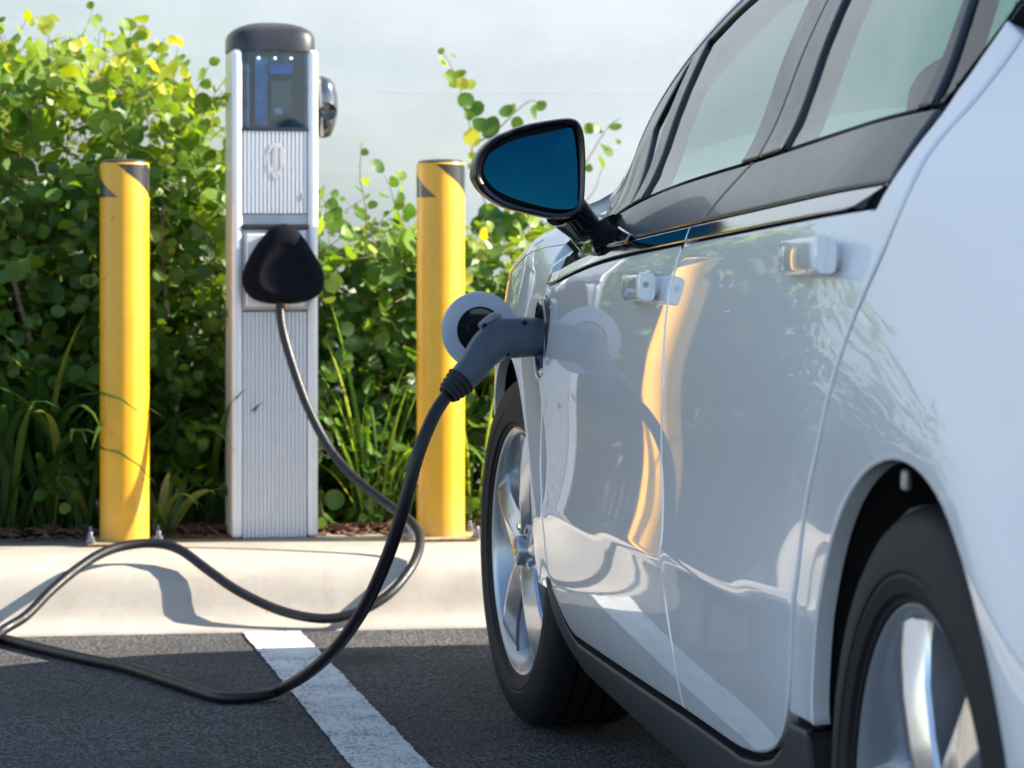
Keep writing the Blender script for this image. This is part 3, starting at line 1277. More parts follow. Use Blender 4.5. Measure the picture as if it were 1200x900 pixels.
YC0, YC1 = yF0 + .03, noseY
for sg in (1, -1):
    def mir(p):
        return p if sg == 1 else Vector((2 * CX - p.x, p.y, p.z))
    def ftop(u, v):
        y = YC0 + (YC1 - YC0) * u
        if v < .05:
            z_ = zside(y) - .0056
            return mir(Vector((S(y, z_) - .0002, y, z_)))
        return mir(crown_pt(y, (v - 1 / 15) / (14 / 15) * .997))
    grid('fender_top', ftop, 60, 15, 'silver_white_paint', car, sg == -1)
V_, F_ = [], []
nu, nv = 30, 40
grid('bonnet', lambda u, v: (lambda w: bonnet_pt(5.05 + (5.92 - 5.05) * u, 1 - abs(w)) if w < 0 else (lambda p: Vector((2 * CX - p.x, p.y, p.z)))(bonnet_pt(5.05 + (5.92 - 5.05) * u, 1 - w)))(2 * v - 1), 30, 40, 'silver_white_paint', car)
grid('cowl', lambda u, v: (lambda w: bonnet_pt(4.78 + .28 * u, 1 - abs(w)) if w < 0 else (lambda p: Vector((2 * CX - p.x, p.y, p.z)))(bonnet_pt(4.78 + .28 * u, 1 - w)))(2 * v - 1) - Vector((0, 0, .012)), 4, 24, 'satin_black', car)


# ---- bumpers: loft from the side round the nose / tail
def loft_end(name, yb, yn_of_z, zs_, mat, off=0.0, sgn=1, n=36, v0=0.0, v1=2.0, pw=2.7):
    V_, F_ = [], []
    for z in zs_:
        xs = S(yb, z)
        hw = CX - xs
        yn = yn_of_z(z)
        for j in range(n + 1):
            a = (v0 + (v1 - v0) * j / n) * math.pi / 2
            c_, s_ = math.cos(a), math.sin(a)
            X = math.copysign(abs(c_) ** (2 / pw), c_) * (hw + off)
            Y = abs(s_) ** (2 / pw) * (abs(yn - yb) + off)
            V_.append(Vector((CX - X, yb + sgn * Y, z)))
    m_ = n + 1
    for i in range(len(zs_) - 1):
        for j in range(n):
            f = (i * m_ + j, i * m_ + j + 1, (i + 1) * m_ + j + 1, (i + 1) * m_ + j)
            F_.append(f if sgn == -1 else f[::-1])
    return mk(name, V_, F_, mat, car)


YN = Spline([.18, .3, .45, .6, .72, .80], [6.17, 6.235, 6.25, 6.225, 6.15, 6.02])
zt_n = zside(noseY)
fb = loft_end('front_bumper', noseY, YN, np.linspace(.18, zt_n, 16), 'silver_white_paint')
loft_end('grille', noseY, YN, np.linspace(.50, .64, 5), 'chrome', .004, 1, 20, .62, 1.38)
loft_end('lower_grille', noseY, YN, np.linspace(.22, .38, 5), 'sill_plastic', .004, 1, 20, .55, 1.45)
for a0, a1 in ((.16, .50), (1.5, 1.84)):
    loft_end('headlight', noseY, YN, np.linspace(.615, zt_n - .012, 6), 'lamp_lens', .004, 1, 12, a0, a1)
# nose top closes bumper to bonnet
V_, F_ = [], []
n = 36
for j in range(n + 1):
    a = 2.0 * j / n * math.pi / 2
    c_, s_ = math.cos(a), math.sin(a)
    xs = S(noseY, zt_n)
    X = math.copysign(abs(c_) ** (2 / 2.7), c_) * (CX - xs)
    Y = abs(s_) ** (2 / 2.7) * (YN(zt_n) - noseY)
    A = Vector((CX - X, noseY + Y, zt_n))
    w = -X / (CX - xs)
    for k_ in range(7):
        t_ = k_ / 6
        ww = max(-1, min(1, w))
        ax = abs(ww)
        hw1 = CX - crown_pt(noseY, .96).x
        xin = CX + ww * (CX - xs)
        if abs(xin - CX) < hw1:
            v = 1 - abs(xin - CX) / hw1
            B_ = bonnet_pt(noseY, v)
            B_.x = xin
        else:
            tt = (CX - xs - abs(xin - CX)) / max(1e-6, (CX - xs - hw1))
            B_ = crown_pt(noseY, .96 * math.sqrt(max(0, min(1, tt))))
            B_.x = xin
        q = A.lerp(B_, t_)
        q.z = A.z + (B_.z - A.z) * math.sin(t_ * math.pi / 2)
        V_.append(q)
for j in range(n):
    for k_ in range(6):
        a = j * 7 + k_
        F_.append((a, a + 7, a + 8, a + 1))
mk('nose_panel', V_, F_, 'silver_white_paint', car)
YT = Spline([.2, .35, .5, .7, .9, 1.02], [1.80, 1.745, 1.73, 1.75, 1.78, 1.80])
loft_end('rear_bumper', tailY, YT, np.linspace(.2, .62, 10), 'silver_white_paint', 0, -1)
loft_end('tailgate', tailY, YT, np.linspace(.62, ZR(tailY) - .014, 10), 'silver_white_paint', -.003, -1)
for a0, a1 in ((.08, .50), (1.5, 1.92)):
    loft_end('taillight', tailY, YT, np.linspace(.82, .98, 5), 'lamp_red', .003, -1, 12, a0, a1)
loft_end('tail_panel', tailY, YT, np.linspace(.985, 1.065, 4), 'gloss_black', .002, -1, 24, .12, 1.88)
# deck between tailgate top and hatch glass
grid('tailgate_top', lambda u, v: Vector((CX + (2 * v - 1) * (CX - S(tailY, 1.1)) * .97, tailY + .03 - (.21 * (1 - abs(2 * v - 1) ** 2.7)) * (1 - u) - .07 * u * (1 - (2 * v - 1) ** 2), ZR(tailY) - .016 + .03 * u * (1 - (2 * v - 1) ** 2) + .002)), 4, 20, 'silver_white_paint', car)

# ---- underbody, wheel wells
box('underbody', (CX, 3.95, .24), (1.30, 4.2, .10), 'underbody', car, .02)
for yc in (AXF, AXR):
    for sg in (-1, 1):
        V_, F_ = [], []
        n = 30
        for i in range(n + 1):
            a = R(-8 + 196 * i / n)
            for kx in range(6):
                x = .765 + .26 * kx / 5
                V_.append(Vector((x if sg < 0 else 2 * CX - x, yc + (AR + .012) * math.cos(a), WZ + (AR + .012) * math.sin(a))))
        for i in range(n):
            for kx in range(5):
                a = i * 6 + kx
                F_.append((a, a + 1, a + 7, a + 6))
        cidx = len(V_)
        xx = 1.025 if sg < 0 else 2 * CX - 1.025
        V_.append(Vector((xx, yc, WZ)))
        for i in range(n):
            F_.append((cidx, i * 6 + 5, (i + 1) * 6 + 5))
        mk('wheel_liner', V_, F_, 'liner_black', car)
box('liner_clip', (.775, AXR + .085, WZ + AR - .022), (.010, .014, .022), 'aluminium_grey', car, .004)

# ================================================================== CAR FITTINGS
def place(o, M):
    """put a locally built part (and keep it attached)"""
    o.matrix_basis = M


SPOKE_ST = [(0.030, .050, -.092), (0.055, .084, -.096), (0.100, .088, -.099), (0.150, .094, -.099), (0.190, .112, -.096), (0.221, .146, -.0925)]


def wheel(yc, sg, steer, phase):
    cx_ = (.753 + .1075) if sg < 0 else 2 * CX - (.753 + .1075)
    M = Matrix.Translation((cx_, yc, WZ)) @ Matrix.Rotation(steer + (0 if sg < 0 else math.pi), 4, 'Z')
    rim = lathe('wheel', [(.19, .085), (.187, .02), (.195, -.03), (.214, -.066), (.222, -.086), (.230, -.0955), (.237, -.0955), (.239, -.087), (.232, -.078), (.212, -.04), (.200, .03), (.20, .09)], 'alloy', None, 72, 'X', angle=R(50))
    rim.parent = car
    rim.matrix_parent_inverse = ROOTLOC[car.name].inverted()
    rim.matrix_basis = M
    tp = [(.220, -.080), (.234, -.090), (.2385, -.0985), (.243, -.0995), (.247, -.1045), (.262, -.1075), (.266, -.1063), (.269, -.1083), (.285, -.1080), (.289, -.1062), (.305, -.1040), (.318, -.0965), (.326, -.0880), (.3315, -.076)]
    for gx in (-.050, -.017, .017, .050):
        tp += [(.3335, gx - .0045), (.326, gx - .0035), (.326, gx + .0035), (.3335, gx + .0045)]
    tp += [(.3315, .076), (.326, .088), (.305, .104), (.27, .108), (.224, .092), (.214, .08)]
    ty = lathe('tyre', tp, 'tyre_rubber', None, 96, 'X', angle=R(28), closed=True)
    ty.parent = rim
    # five broad spokes
    me0 = None
    for i in range(5):
        if me0 is None:
            V_, F_ = [], []
            for r, w, fx in SPOKE_ST:
                hw = w / 2
                sec = [(-hw, fx + .055), (-hw, fx + .018), (-hw * .94, fx + .013), (-hw * .40, fx + .001), (-hw * .30, fx), (-hw * .2, fx + .0008), (hw * .45, fx + .007), (hw * .93, fx + .012), (hw, fx + .018), (hw, fx + .055)]
                for tt, xx in sec:
                    V_.append((xx, tt, r))
            m_ = 10
            for a in range(len(SPOKE_ST) - 1):
                for c in range(m_ - 1):
                    F_.append((a * m_ + c, a * m_ + c + 1, (a + 1) * m_ + c + 1, (a + 1) * m_ + c))
            F_.append(tuple(range(m_)))
            sp = mk('spoke', V_, F_, 'alloy_polished')
            bm = bmesh.new()
            bm.from_mesh(sp.data)
            bmesh.ops.recalc_face_normals(bm, faces=bm.faces)
            for e in bm.edges:
                if len(e.link_faces) == 2 and e.calc_face_angle(0) > R(24):
                    e.smooth = False
            bm.to_mesh(sp.data)
            bm.free()
            me0 = sp
        else:
            sp = me0.copy()
            COL.objects.link(sp)
        sp.parent = rim
        sp.matrix_basis = Matrix.Rotation(phase + i * 2 * math.pi / 5, 4, 'X')
    hub = lathe('hub', [(.001, -.080), (.034, -.082), (.040, -.088), (.060, -.088), (.068, -.080), (.072, -.05), (.072, .03)], 'alloy', None, 40, 'X')
    hub.parent = rim
    cap = lathe('hub_cap', [(.0005, -.1045), (.018, -.104), (.026, -.1015), (.029, -.097), (.029, -.075)], 'alloy', None, 32, 'X')
    cap.parent = rim
    # gold cross-shaped emblem on the cap
    em = [(-.018, -.004), (-.007, -.004), (-.0055, -.008), (.0055, -.008), (.007, -.004), (.018, -.004), (.016, .004), (.0055, .004), (.007, .008), (-.007, .008), (-.0055, .004), (-.016, .004)]
    V_ = [(-.1055, a, b_) for a, b_ in em] + [(-.103, a, b_) for a, b_ in em]
    n_ = len(em)
    F_ = [tuple(range(n_))] + [(i, (i + 1) % n_, n_ + (i + 1) % n_, n_ + i) for i in range(n_)]
    e_ = mk('emblem', V_, F_, 'brass_emblem', smooth=False)
    e_.parent = rim
    n0 = None
    for i in range(5):
        if n0 is None:
            nt_ = lathe('lug_nut', [(.0005, -.092), (.006, -.092), (.009, -.088), (.009, -.06)], 'chrome', None, 6, 'X', angle=R(20))
            n0 = nt_
        else:
            nt_ = n0.copy()
            COL.objects.link(nt_)
        nt_.parent = rim
        a = phase + R(36) + i * 2 * math.pi / 5
        nt_.matrix_basis = Matrix.Rotation(a, 4, 'X') @ Matrix.Translation((0, 0, .0525))
    bd = lathe('brake_disc', [(.06, -.03), (.150, -.03), (.151, -.022), (.151, .0), (.188, .004), (.188, .012), (.06, .012)], 'brake_steel', None, 48, 'X')
    bd.parent = rim
    return rim


wheel(AXF, -1, R(5.0), R(2))
wheel(AXR, -1, 0, R(-24))
wheel(AXF, 1, R(5.0), R(30))
wheel(AXR, 1, 0, R(50))

# ---- door mirror (left), outline taken at its own distance
MY = 4.50
MOUT = [(554, 202), (560, 180), (577, 162), (596, 153), (615, 146), (647, 140), (669, 138), (680, 143), (685, 156), (687, 178), (687, 205), (685, 238), (677, 252), (657, 257), (627, 252), (590, 242), (567, 227), (557, 214)]
MGL = [(567, 195), (577, 177), (596, 167), (615, 161), (647, 154), (665, 150), (671, 153), (675, 182), (676, 220), (674, 242), (650, 245), (615, 237), (585, 225), (570, 210)]


def mirror_unit(side):
    def fx(p):
        return p if side < 0 else Vector((2 * CX - p.x, p.y, p.z))
    out3 = catmull([at_y(a, b_, MY) for a, b_ in MOUT], 4, True)
    gl3 = catmull([at_y(a, b_, MY + .014) for a, b_ in MGL], 4, True)
    ctr = sum(out3, Vector()) / len(out3)

    def ring(sc, dy, src=out3):
        return [fx(ctr + (p - ctr) * sc + Vector((0, dy, 0))) for p in src]

    def loft(name, rings, mat, parent, cap_last=False):
        V_, F_ = [], []
        n_ = len(rings[0])
        for r in rings:
            V_ += r
        for i in range(len(rings) - 1):
            for j in range(n_):
                f = (i * n_ + j, i * n_ + (j + 1) % n_, (i + 1) * n_ + (j + 1) % n_, (i + 1) * n_ + j)
                F_.append(f)
        if cap_last:
            F_.append(tuple((len(rings) - 1) * n_ + j for j in range(n_)))
        bm = bmesh.new()
        me = bpy.data.meshes.new(name)
        me.from_pydata([tuple(v) for v in V_], [], F_)
        bm.from_mesh(me)
        return mkbm(name, bm, mat, parent, True, R(60))
    shell = loft('mirror', [ring(.96, .020), ring(.985, .020), ring(.988, .026), ring(.990, .045), ring(.975, .065), ring(.93, .088), ring(.86, .108), ring(.70, .124), ring(.45, .134), ring(.15, .138)], 'silver_white_paint', car, True)
    bez = loft('bezel', [ring(.84, .022), ring(.86, .006), ring(.90, .0), ring(.955, -.002), ring(.985, .002), ring(1.0, .010), ring(1.006, .022), ring(1.004, .040), ring(.985, .046)], 'mirror_black', shell)
    back = loft('mirror_backing', [ring(.93, .0165), ring(.01, .0165)], 'cavity_black', shell, True)
    gc = sum(gl3, Vector()) / len(gl3)
    V_ = [fx(p) for p in gl3]
    mid = [fx(gc + (p - gc) * .5 + Vector((0, -.0015, 0))) for p in gl3]
    n_ = len(V_)
    F_ = [(j, (j + 1) % n_, n_ + (j + 1) % n_, n_ + j) for j in range(n_)] + [tuple(n_ + j for j in range(n_))]
    # aimed slightly outward and up, as set for the driver
    for q in V_ + mid:
        dx = (q.x - fx(gc).x) * (1 if side < 0 else -1)
        dz = q.z - gc.z
        q.y += dz * 0.10 - dx * 0.06 - .004
    gl = mk('mirror_glass', V_ + mid, F_, 'blue_tinted_mirror', shell)
    # arm
    pa = [at_y(661, 243, 4.55), at_y(676, 258, 4.57), at_y(690, 272, 4.585), at_y(706, 284, 4.55)]
    b0 = on_body(712, 284)
    pa.append(Vector((S(b0[0] + .02, b0[1]) + .02, b0[0] + .02, b0[1] + .004)))
    path = [fx(p) for p in catmull(pa, 5)]
    n_ = len(path)
    V_, F_ = tube(path, [.030 + .010 * abs(2 * i / n_ - .7) for i in range(n_)], 14)
    mk('mirror_arm', V_, F_, 'gloss_black', shell)
    # foot of the arm: black triangle on the door skin
    if side < 0:
        foot = [on_body(*p) for p in ((686, 296), (700, 272), (722, 262), (742, 276), (735, 286), (712, 291))]
        panel('mirror_foot', round_poly(foot, .01, 4), 'gloss_black', shell, off=-.006, gap=0, lip=.004, flange=.014)
    return shell


mirror_unit(-1)
mirror_unit(1)


# ---- door handles
def handle(yr, z, side, keyed):
    L, hgt = .205, .041
    V_, F_ = [], []
    st = [(0, .80), (.002, .92), (.006, 1), (.03, 1), (.10, 1), (.17, .95), (.192, .85), (.201, .6), (.205, .0)]
    n_ = 16
    for dy, sc in st:
        y = yr + dy
        k_ = sc
        hh = hgt / 2 * (.70 + .30 * k_)
        so_ = .009 - .004 * (dy / L)
        x0 = S(yr, z) + (S(y, z) - S(yr, z)) * .7 - so_
        x1 = x0 - .024 * (.5 + .5 * k_) + .006 * dy / L
        zc_ = z + .0 + dy * -.02
        for i in range(n_):
            a = 2 * math.pi * i / n_
            ca, sa_ = math.cos(a), math.sin(a)
            px_ = math.copysign(abs(ca) ** .45, ca)
            pz_ = math.copysign(abs(sa_) ** .45, sa_)
            x = (x0 + x1) / 2 + (x0 - x1) / 2 * px_
            V_.append(Vector((x if side < 0 else 2 * CX - x, y, zc_ + hh * pz_)))
    for i in range(len(st) - 1):
        for j in range(n_):
            F_.append((i * n_ + j, i * n_ + (j + 1) % n_, (i + 1) * n_ + (j + 1) % n_, (i + 1) * n_ + j))
    F_ += [tuple(range(n_)), tuple((len(st) - 1) * n_ + j for j in range(n_))]
    bm = bmesh.new()
    me = bpy.data.meshes.new('x')
    me.from_pydata([tuple(v) for v in V_], [], F_)
    bm.from_mesh(me)
    h = mkbm('door_handle', bm, 'silver_white_paint', car, True, R(50))
    # feet and cup behind the grip
    for dy in (.030, .180):
        x = S(yr + dy, z)
        x = x - .004 if side < 0 else 2 * CX - x + .004
        box('handle_foot', (x, yr + dy, z - dy * .02), (.024, .028, .026), 'silver_white_paint', h, .005)
    y = yr + .002
    x = S(y, z) - .018
    if keyed and side < 0:
        lathe('lock_cylinder', [(.0005, -.0015), (.0045, -.0015), (.0055, -.0005), (.0055, .006)], 'alloy', h, 20, 'Y', (x - .004, y - .0008, z + .003))
        lathe('key_slot', [(.0005, -.0019), (.0016, -.0019), (.0018, .002)], 'gloss_black', h, 12, 'Y', (x - .004, y - .0008, z + .003))
    return h


hz = on_body(775, 336)
handle(hz[0], hz[1], -1, True)
hz2 = on_body(990, 299)
handle(hz2[0], hz2[1], -1, False)
handle(hz[0], hz[1], 1, False)
handle(hz2[0], hz2[1], 1, False)

# ---- charge port
px_s = S(PY_, PZ_)
port = lathe('charge_port', [(.0695, .006), (.0708, -.002), (.066, -.0045), (.059, .0), (.054, .012), (.051, .045), (.0005, .046)], 'gloss_black', car, 48, 'X', (px_s, PY_, PZ_))
lathe('inlet_socket', [(.034, .046), (.034, .014), (.031, .012), (.029, .014), (.029, .04), (.0005, .04)], 'sill_plastic', port, 36, 'X', (px_s, PY_, PZ_))
# round lid swung open on its front edge
LC = at_y(562, 387, 4.975)
Mlid = Matrix.Translation(LC) @ Matrix.Rotation(R(7), 4, 'Z')
lid = lathe('charge_lid', [(.0005, .012), (.060, .012), (.0685, .009), (.0705, .004), (.0700, -.002), (.066, -.004), (.043, -.004), (.0415, -.001), (.0405, .004), (.0005, .0045)], 'lid_silver', None, 64, 'Y', angle=R(40))
lid.parent = car
lid.matrix_parent_inverse = ROOTLOC[car.name].inverted()
lid.matrix_basis = Mlid
dk = lathe('lid_recess', [(.0005, .0028), (.012, .0028), (.013, .0005), (.022, .0005), (.023, .003), (.0395, .003), (.0405, -.001), (.0428, -.0046)], 'gloss_black', None, 40, 'Y', angle=R(40))
dk.parent = lid
V_, F_ = tube(catmull([Vector((px_s + .03, PY_ + .058, PZ_)), Vector((px_s - .006, PY_ + .078, PZ_)), LC + Vector((.060, .016, -.004))], 6), .009, 10)
mk('hinge_arm', V_, F_, 'satin_black', lid).matrix_parent_inverse = (Mlid).inverted()

# ---- interior
def rbox(name, c, s_, mat, parent, bev, rx=0.0):
    return box(name, c, s_, mat, parent, bev, Matrix.Rotation(rx, 3, 'X'), 4)


box('cabin_floor', (CX, 3.7, .32), (1.36, 2.6, .04), 'interior_dark', car, .01)
for x in (CX - .37, CX + .37):
    st = rbox('seat', (x, 3.72, .56), (.50, .52, .16), 'seat_fabric', car, .06, R(5))
    rbox('seat_back', (x, 3.42, .86), (.48, .14, .62), 'seat_fabric', st, .06, R(-16))
    rbox('headrest', (x, 3.305, 1.25), (.26, .10, .17), 'seat_fabric', st, .045, R(-12))
st = rbox('seat', (CX, 2.78, .54), (1.16, .50, .16), 'seat_fabric', car, .06, R(5))
rbox('seat_back', (CX, 2.50, .74), (1.16, .14, .44), 'seat_fabric', st, .06, R(-22))
for x in (CX - .34, CX + .34):
    rbox('headrest', (x, 2.405, .965), (.24, .09, .09), 'seat_fabric', st, .04, R(-18))
rbox('dashboard', (CX, 4.72, .82), (1.40, .52, .26), 'interior_dark', car, .07)
rbox('console', (CX, 3.95, .58), (.24, 1.3, .20), 'interior_dark', car, .05)
V_, F_ = tube(catmull([Vector((CX - .37 + .185 * math.cos(a), 4.40 - .07 * math.sin(a), .93 + .17 * math.sin(a))) for a in np.linspace(0, 2 * math.pi, 24, endpoint=False)], 2, True) + [Vector((CX - .37 + .185, 4.40, .93))], .015, 8)
sw = mk('steering_wheel', V_, F_, 'interior_dark', car)
rbox('wheel_hub', (CX - .37, 4.41, .93), (.30, .05, .10), 'interior_dark', sw, .02, R(-20))
for sg in (-1, 1):
    x = .84 if sg < 0 else 2 * CX - .84
    box('door_lining', (x, 3.8, .66), (.05, 2.0, .62), 'interior_grey', car, .02)
box('rear_deck', (CX, 2.14, .90), (1.2, .30, .03), 'interior_dark', car, .01)
rv = rbox('interior_mirror', (CX, 4.30, 1.27), (.24, .025, .07), 'gloss_black', car, .02)
box('mirror_stalk', (CX, 4.335, 1.315), (.02, .03, .06), 'satin_black', rv, .004)

# ================================================================== CABLE AND PLUG
cabl = thing('charging_cable', 'thick black charging cable looping from pedestal over kerb to car plug', 'cable', tuple(at_z(290, 817, 0)))
hp = [Vector((px_s + .020, PY_, PZ_)), Vector((px_s - .015, PY_ - .002, PZ_)), at_y(604, 395.5, PY_ - .006), at_y(588, 396.5, PY_ - .010), at_y(572, 407, PY_ - .018), at_y(556, 428, PY_ - .027), at_y(541, 446, PY_ - .034)]
hr = [(.028, .028), (.035, .032), (.0365, .032), (.0365, .032), (.0325, .029), (.0275, .026), (.0255, .025)]
hpath = catmull(hp, 6)
V_, F_ = [], []
n_ = 20
nP = len(hpath)
for i, p in enumerate(hpath):
    d = (hpath[min(i + 1, nP - 1)] - hpath[max(0, i - 1)]).normalized()
    side = Vector((0, -1, 0))
    side = (side - d * side.dot(d)).normalized()
    up_ = side.cross(d)
    f = i / 6
    a_, b_ = hr[min(int(f), 6)], hr[min(int(f) + 1, 6)]
    q = f - int(f)
    ru, rs = a_[0] * (1 - q) + b_[0] * q, a_[1] * (1 - q) + b_[1] * q
    for j in range(n_):
        t_ = 2 * math.pi * j / n_
        c_, s_ = math.cos(t_), math.sin(t_)
        V_.append(p + up_ * (ru * math.copysign(abs(c_) ** .75, c_)) + side * (rs * math.copysign(abs(s_) ** .75, s_)))
for i in range(nP - 1):
    for j in range(n_):
        F_.append((i * n_ + j, i * n_ + (j + 1) % n_, (i + 1) * n_ + (j + 1) % n_, (i + 1) * n_ + j))
F_ += [tuple(range(n_)), tuple((nP - 1) * n_ + j for j in range(n_))]
bm = bmesh.new()
me = bpy.data.meshes.new('x')
me.from_pydata([tuple(v) for v in V_], [], F_)
bm.from_mesh(me)
plug = mkbm('plug_handle', bm, 'handle_grey', cabl, True, R(50))
lv = [at_y(588, 371.5, PY_ - .010), at_y(580, 371.5, PY_ - .010), at_y(572, 376, PY_ - .014), at_y(562, 383, PY_ - .018)]
lvp = catmull(lv, 4)
V_, F_ = tube(lvp, [.006 + .003 * math.sin(i / (len(lvp) - 1) * math.pi) for i in range(len(lvp))], 8)
mk('release_lever', V_, F_, 'handle_lever', plug)
for spx, spy, dy in ((615, 378, -.026), (595, 415, -.024), (561, 399, -.022), (568, 381, -.014)):
    q = at_y(spx, spy, PY_ - .010 + dy)
    lathe('screw', [(.0005, -.001), (.0035, -.001), (.004, .0), (.004, .006)], 'cavity_black', plug, 12, 'Y', tuple(q))
# strain relief
s0, s1 = at_y(541, 445, PY_ - .034), at_y(524, 463, PY_ - .045)
prs, prr = [], []
for i in range(25):
    t_ = i / 24
    prs.append(s0.lerp(s1, t_ * 1.0))
    prr.append((.0265 - .0085 * t_) + (.0022 if (i % 6) in (0, 1, 2) and 0 < i < 24 else 0))
V_, F_ = tube(prs, prr, 20)
bm = bmesh.new()
me = bpy.data.meshes.new('x')
me.from_pydata([tuple(v) for v in V_], [], F_)
bm.from_mesh(me)
mkbm('strain_relief', bm, 'rubber_black', cabl, True, R(35))
GZ = 0.0125
run = [s0.lerp(s1, .8), s1, at_y(508, 488, 4.80), at_y(490, 532, 4.78), at_y(474, 590, 4.79), at_y(455, 650, 4.83), at_y(429, 708, 4.92), at_y(398, 754, 5.06), at_y(366, 785, 5.26), at_z(334, 805, .030)]
run += [at_z(302, 816, .0135), at_z(258, 817, GZ), at_z(212, 803, GZ), at_z(150, 783, GZ), at_z(95, 771, GZ), at_z(40, 758, GZ), at_z(0, 748, GZ), at_z(-40, 741, GZ)]
run += [Vector((-.55, 6.50, GZ)), Vector((-.80, 6.40, GZ)), Vector((-.90, 6.20, GZ)), Vector((-.78, 6.04, GZ)), Vector((-.55, 6.10, GZ + .012)), at_y(-30, 768, 6.36), at_y(0, 741, 6.50), at_y(30, 722, 6.56),
        at_y(60, 692, 6.62), at_y(90, 667, 6.68), at_y(120, 648, 6.73), at_y(152, 638.5, 6.765), at_y(185, 637, 6.775), at_y(212, 645, 6.75), at_y(245, 669, 6.70), at_y(280, 693, 6.655), at_y(330, 716, 6.62), at_y(380, 725, 6.60),
        at_y(420, 717, 6.605), at_y(455, 697, 6.63), at_y(480, 668, 6.69), at_y(491, 644, 6.76), at_y(491, 626, 6.82), at_y(480, 610, 6.88), at_y(452, 589, 6.95), at_y(418, 562, 7.02), at_y(388, 528, 7.07), at_y(362, 480, 7.11), at_y(343, 428, 7.15), at_y(331, 385, 7.18), at_y(328, 356, 7.205)]
rp = catmull(run, 7)
for p in rp:
    if p.y < 6.6:
        p.z = max(p.z, GZ)
V_, F_ = tube(rp, .0118, 14)
mk('sheath', V_, F_, 'cable_sheath', cabl)

# ================================================================== BOLLARDS
def bollard(px, label, spin):
    base = at_z(px, 634, .152)
    bx_, by_ = base.x, 7.215
    ctr = at_y(px, 634, by_)
    bx_ = ctr.x
    z0 = .153
    ztop_ = at_y(px, 189, by_).z
    r = .063
    root = thing('bollard', label, 'bollard', (bx_, by_, z0), 'yellow bollards guarding the charger')
    o_ = (bx_, by_, 0)
    lathe('post', [(r * .8, z0), (r, z0 + .001), (r, ztop_ - .012), (r * .985, ztop_ - .006), (r * .93, ztop_ - .002)], 'bollard_yellow', root, 64, 'Z', o_)
    lathe('cap', [(r * .965, ztop_ - .0045), (r * .93, ztop_ - .0005), (r * .80, ztop_ + .003), (r * .4, ztop_ + .006), (.0005, ztop_ + .007)], 'bollard_black', root, 48, 'Z', o_)
    zb0, zb1 = at_y(px, 231.5, by_).z, at_y(px, 193, by_).z
    for s_ in range(2):
        V_, F_ = [], []
        na, nz = 16, 14
        for i in range(nz + 1):
            t_ = i / nz
            for j in range(na + 1):
                ph = R(-90 + spin + (-18 + 84 * j / na) + 98 * (1 - t_) + 180 * s_)
                V_.append((bx_ + (r + .0007) * math.cos(ph), by_ + (r + .0007) * math.sin(ph), zb0 + (zb1 - zb0) * t_))
        for i in range(nz):
            for j in range(na):
                a = i * (na + 1) + j
                F_.append((a, a + 1, a + na + 2, a + na + 1))
        mk('stripe', V_, F_, 'bollard_black', root)
    box('base_plate', (bx_, by_, z0 + .005), (.190, .170, .007), 'plate_worn', root, .003)
    for sx in (-1, 1):
        for sy in (-1, 1):
            q = (bx_ + sx * .086, by_ + sy * .075, z0 + .010)
            n_ = lathe('nut', [(.0005, .013), (.0085, .013), (.0105, .011), (.0105, .0)], 'steel_bolt', root, 6, 'Z', q, R(20))
            lathe('washer', [(.0055, .003), (.0135, .003), (.0135, 0)], 'steel_bolt', n_, 18, 'Z', q, R(20))
            lathe('anchor_bolt', [(.0005, .026), (.0045, .026), (.0055, .024), (.0055, .010)], 'steel_bolt', n_, 12, 'Z', q, R(30))


bollard(146, 'yellow bollard with black stripes farther from the car, beyond the pedestal', 0)
bollard(516.5, 'yellow bollard with black stripes between the pedestal and the car', 0)

# ================================================================== CHARGING PEDESTAL
PDY = 7.275


def FX(px):
    return at_y(px, 300, PDY).x


def FZ(py):
    return at_y(322, py, PDY).z


pcx = FX(322)
ped = thing('charging_pedestal', 'silver ribbed aluminium charging pedestal with dark cap and black plug cover', 'charger', (pcx, PDY + .1, .153))
zt, zbt = FZ(58), .1525
hwid = (FX(373) - FX(271)) / 2
wi = (FX(361) - FX(284)) / 2
for sg in (-1, 1):
    cxr = pcx + sg * (hwid + wi) / 2
    box('side_rail', (cxr, PDY + .078, (zt + zbt) / 2), (hwid - wi, .165, zt - zbt), 'aluminium', ped, .011, None, 4)
box('core', (pcx, PDY + .115, (FZ(153) + zbt) / 2), (2 * wi + .002, .17, FZ(153) - zbt - .002), 'aluminium_grey', ped, .002)


def ribbed(name, z0, z1, n, yf, mat):
    V_, F_ = [], []
    w = wi - .0015
    pr = []
    pitch = 2 * w / n
    for i in range(n):
        x0 = pcx - w + i * pitch
        for fx_, dy in ((0, .009), (.20, .009), (.32, .0), (.70, .0), (.82, .009)):
            pr.append((x0 + fx_ * pitch, yf + dy))
    pr.append((pcx + w, yf + .009))
    pr = [(pcx - w, yf + .02)] + pr + [(pcx + w, yf + .02)]
    m_ = len(pr)
    for z in (z0, z1):
        for x, y in pr:
            V_.append((x, y, z))
    for i in range(m_ - 1):
        F_.append((i, i + 1, m_ + i + 1, m_ + i))
    F_.append(tuple(range(m_ - 1, -1, -1)))
    F_.append(tuple(m_ + i for i in range(m_)))
    return mk(name, V_, F_, mat, ped, smooth=False)


ribbed('lower_panel', zbt + .001, FZ(366), 16, PDY + .002, 'aluminium')
dr = ribbed('upper_panel', FZ(250), FZ(153.5), 16, PDY - .001, 'aluminium')
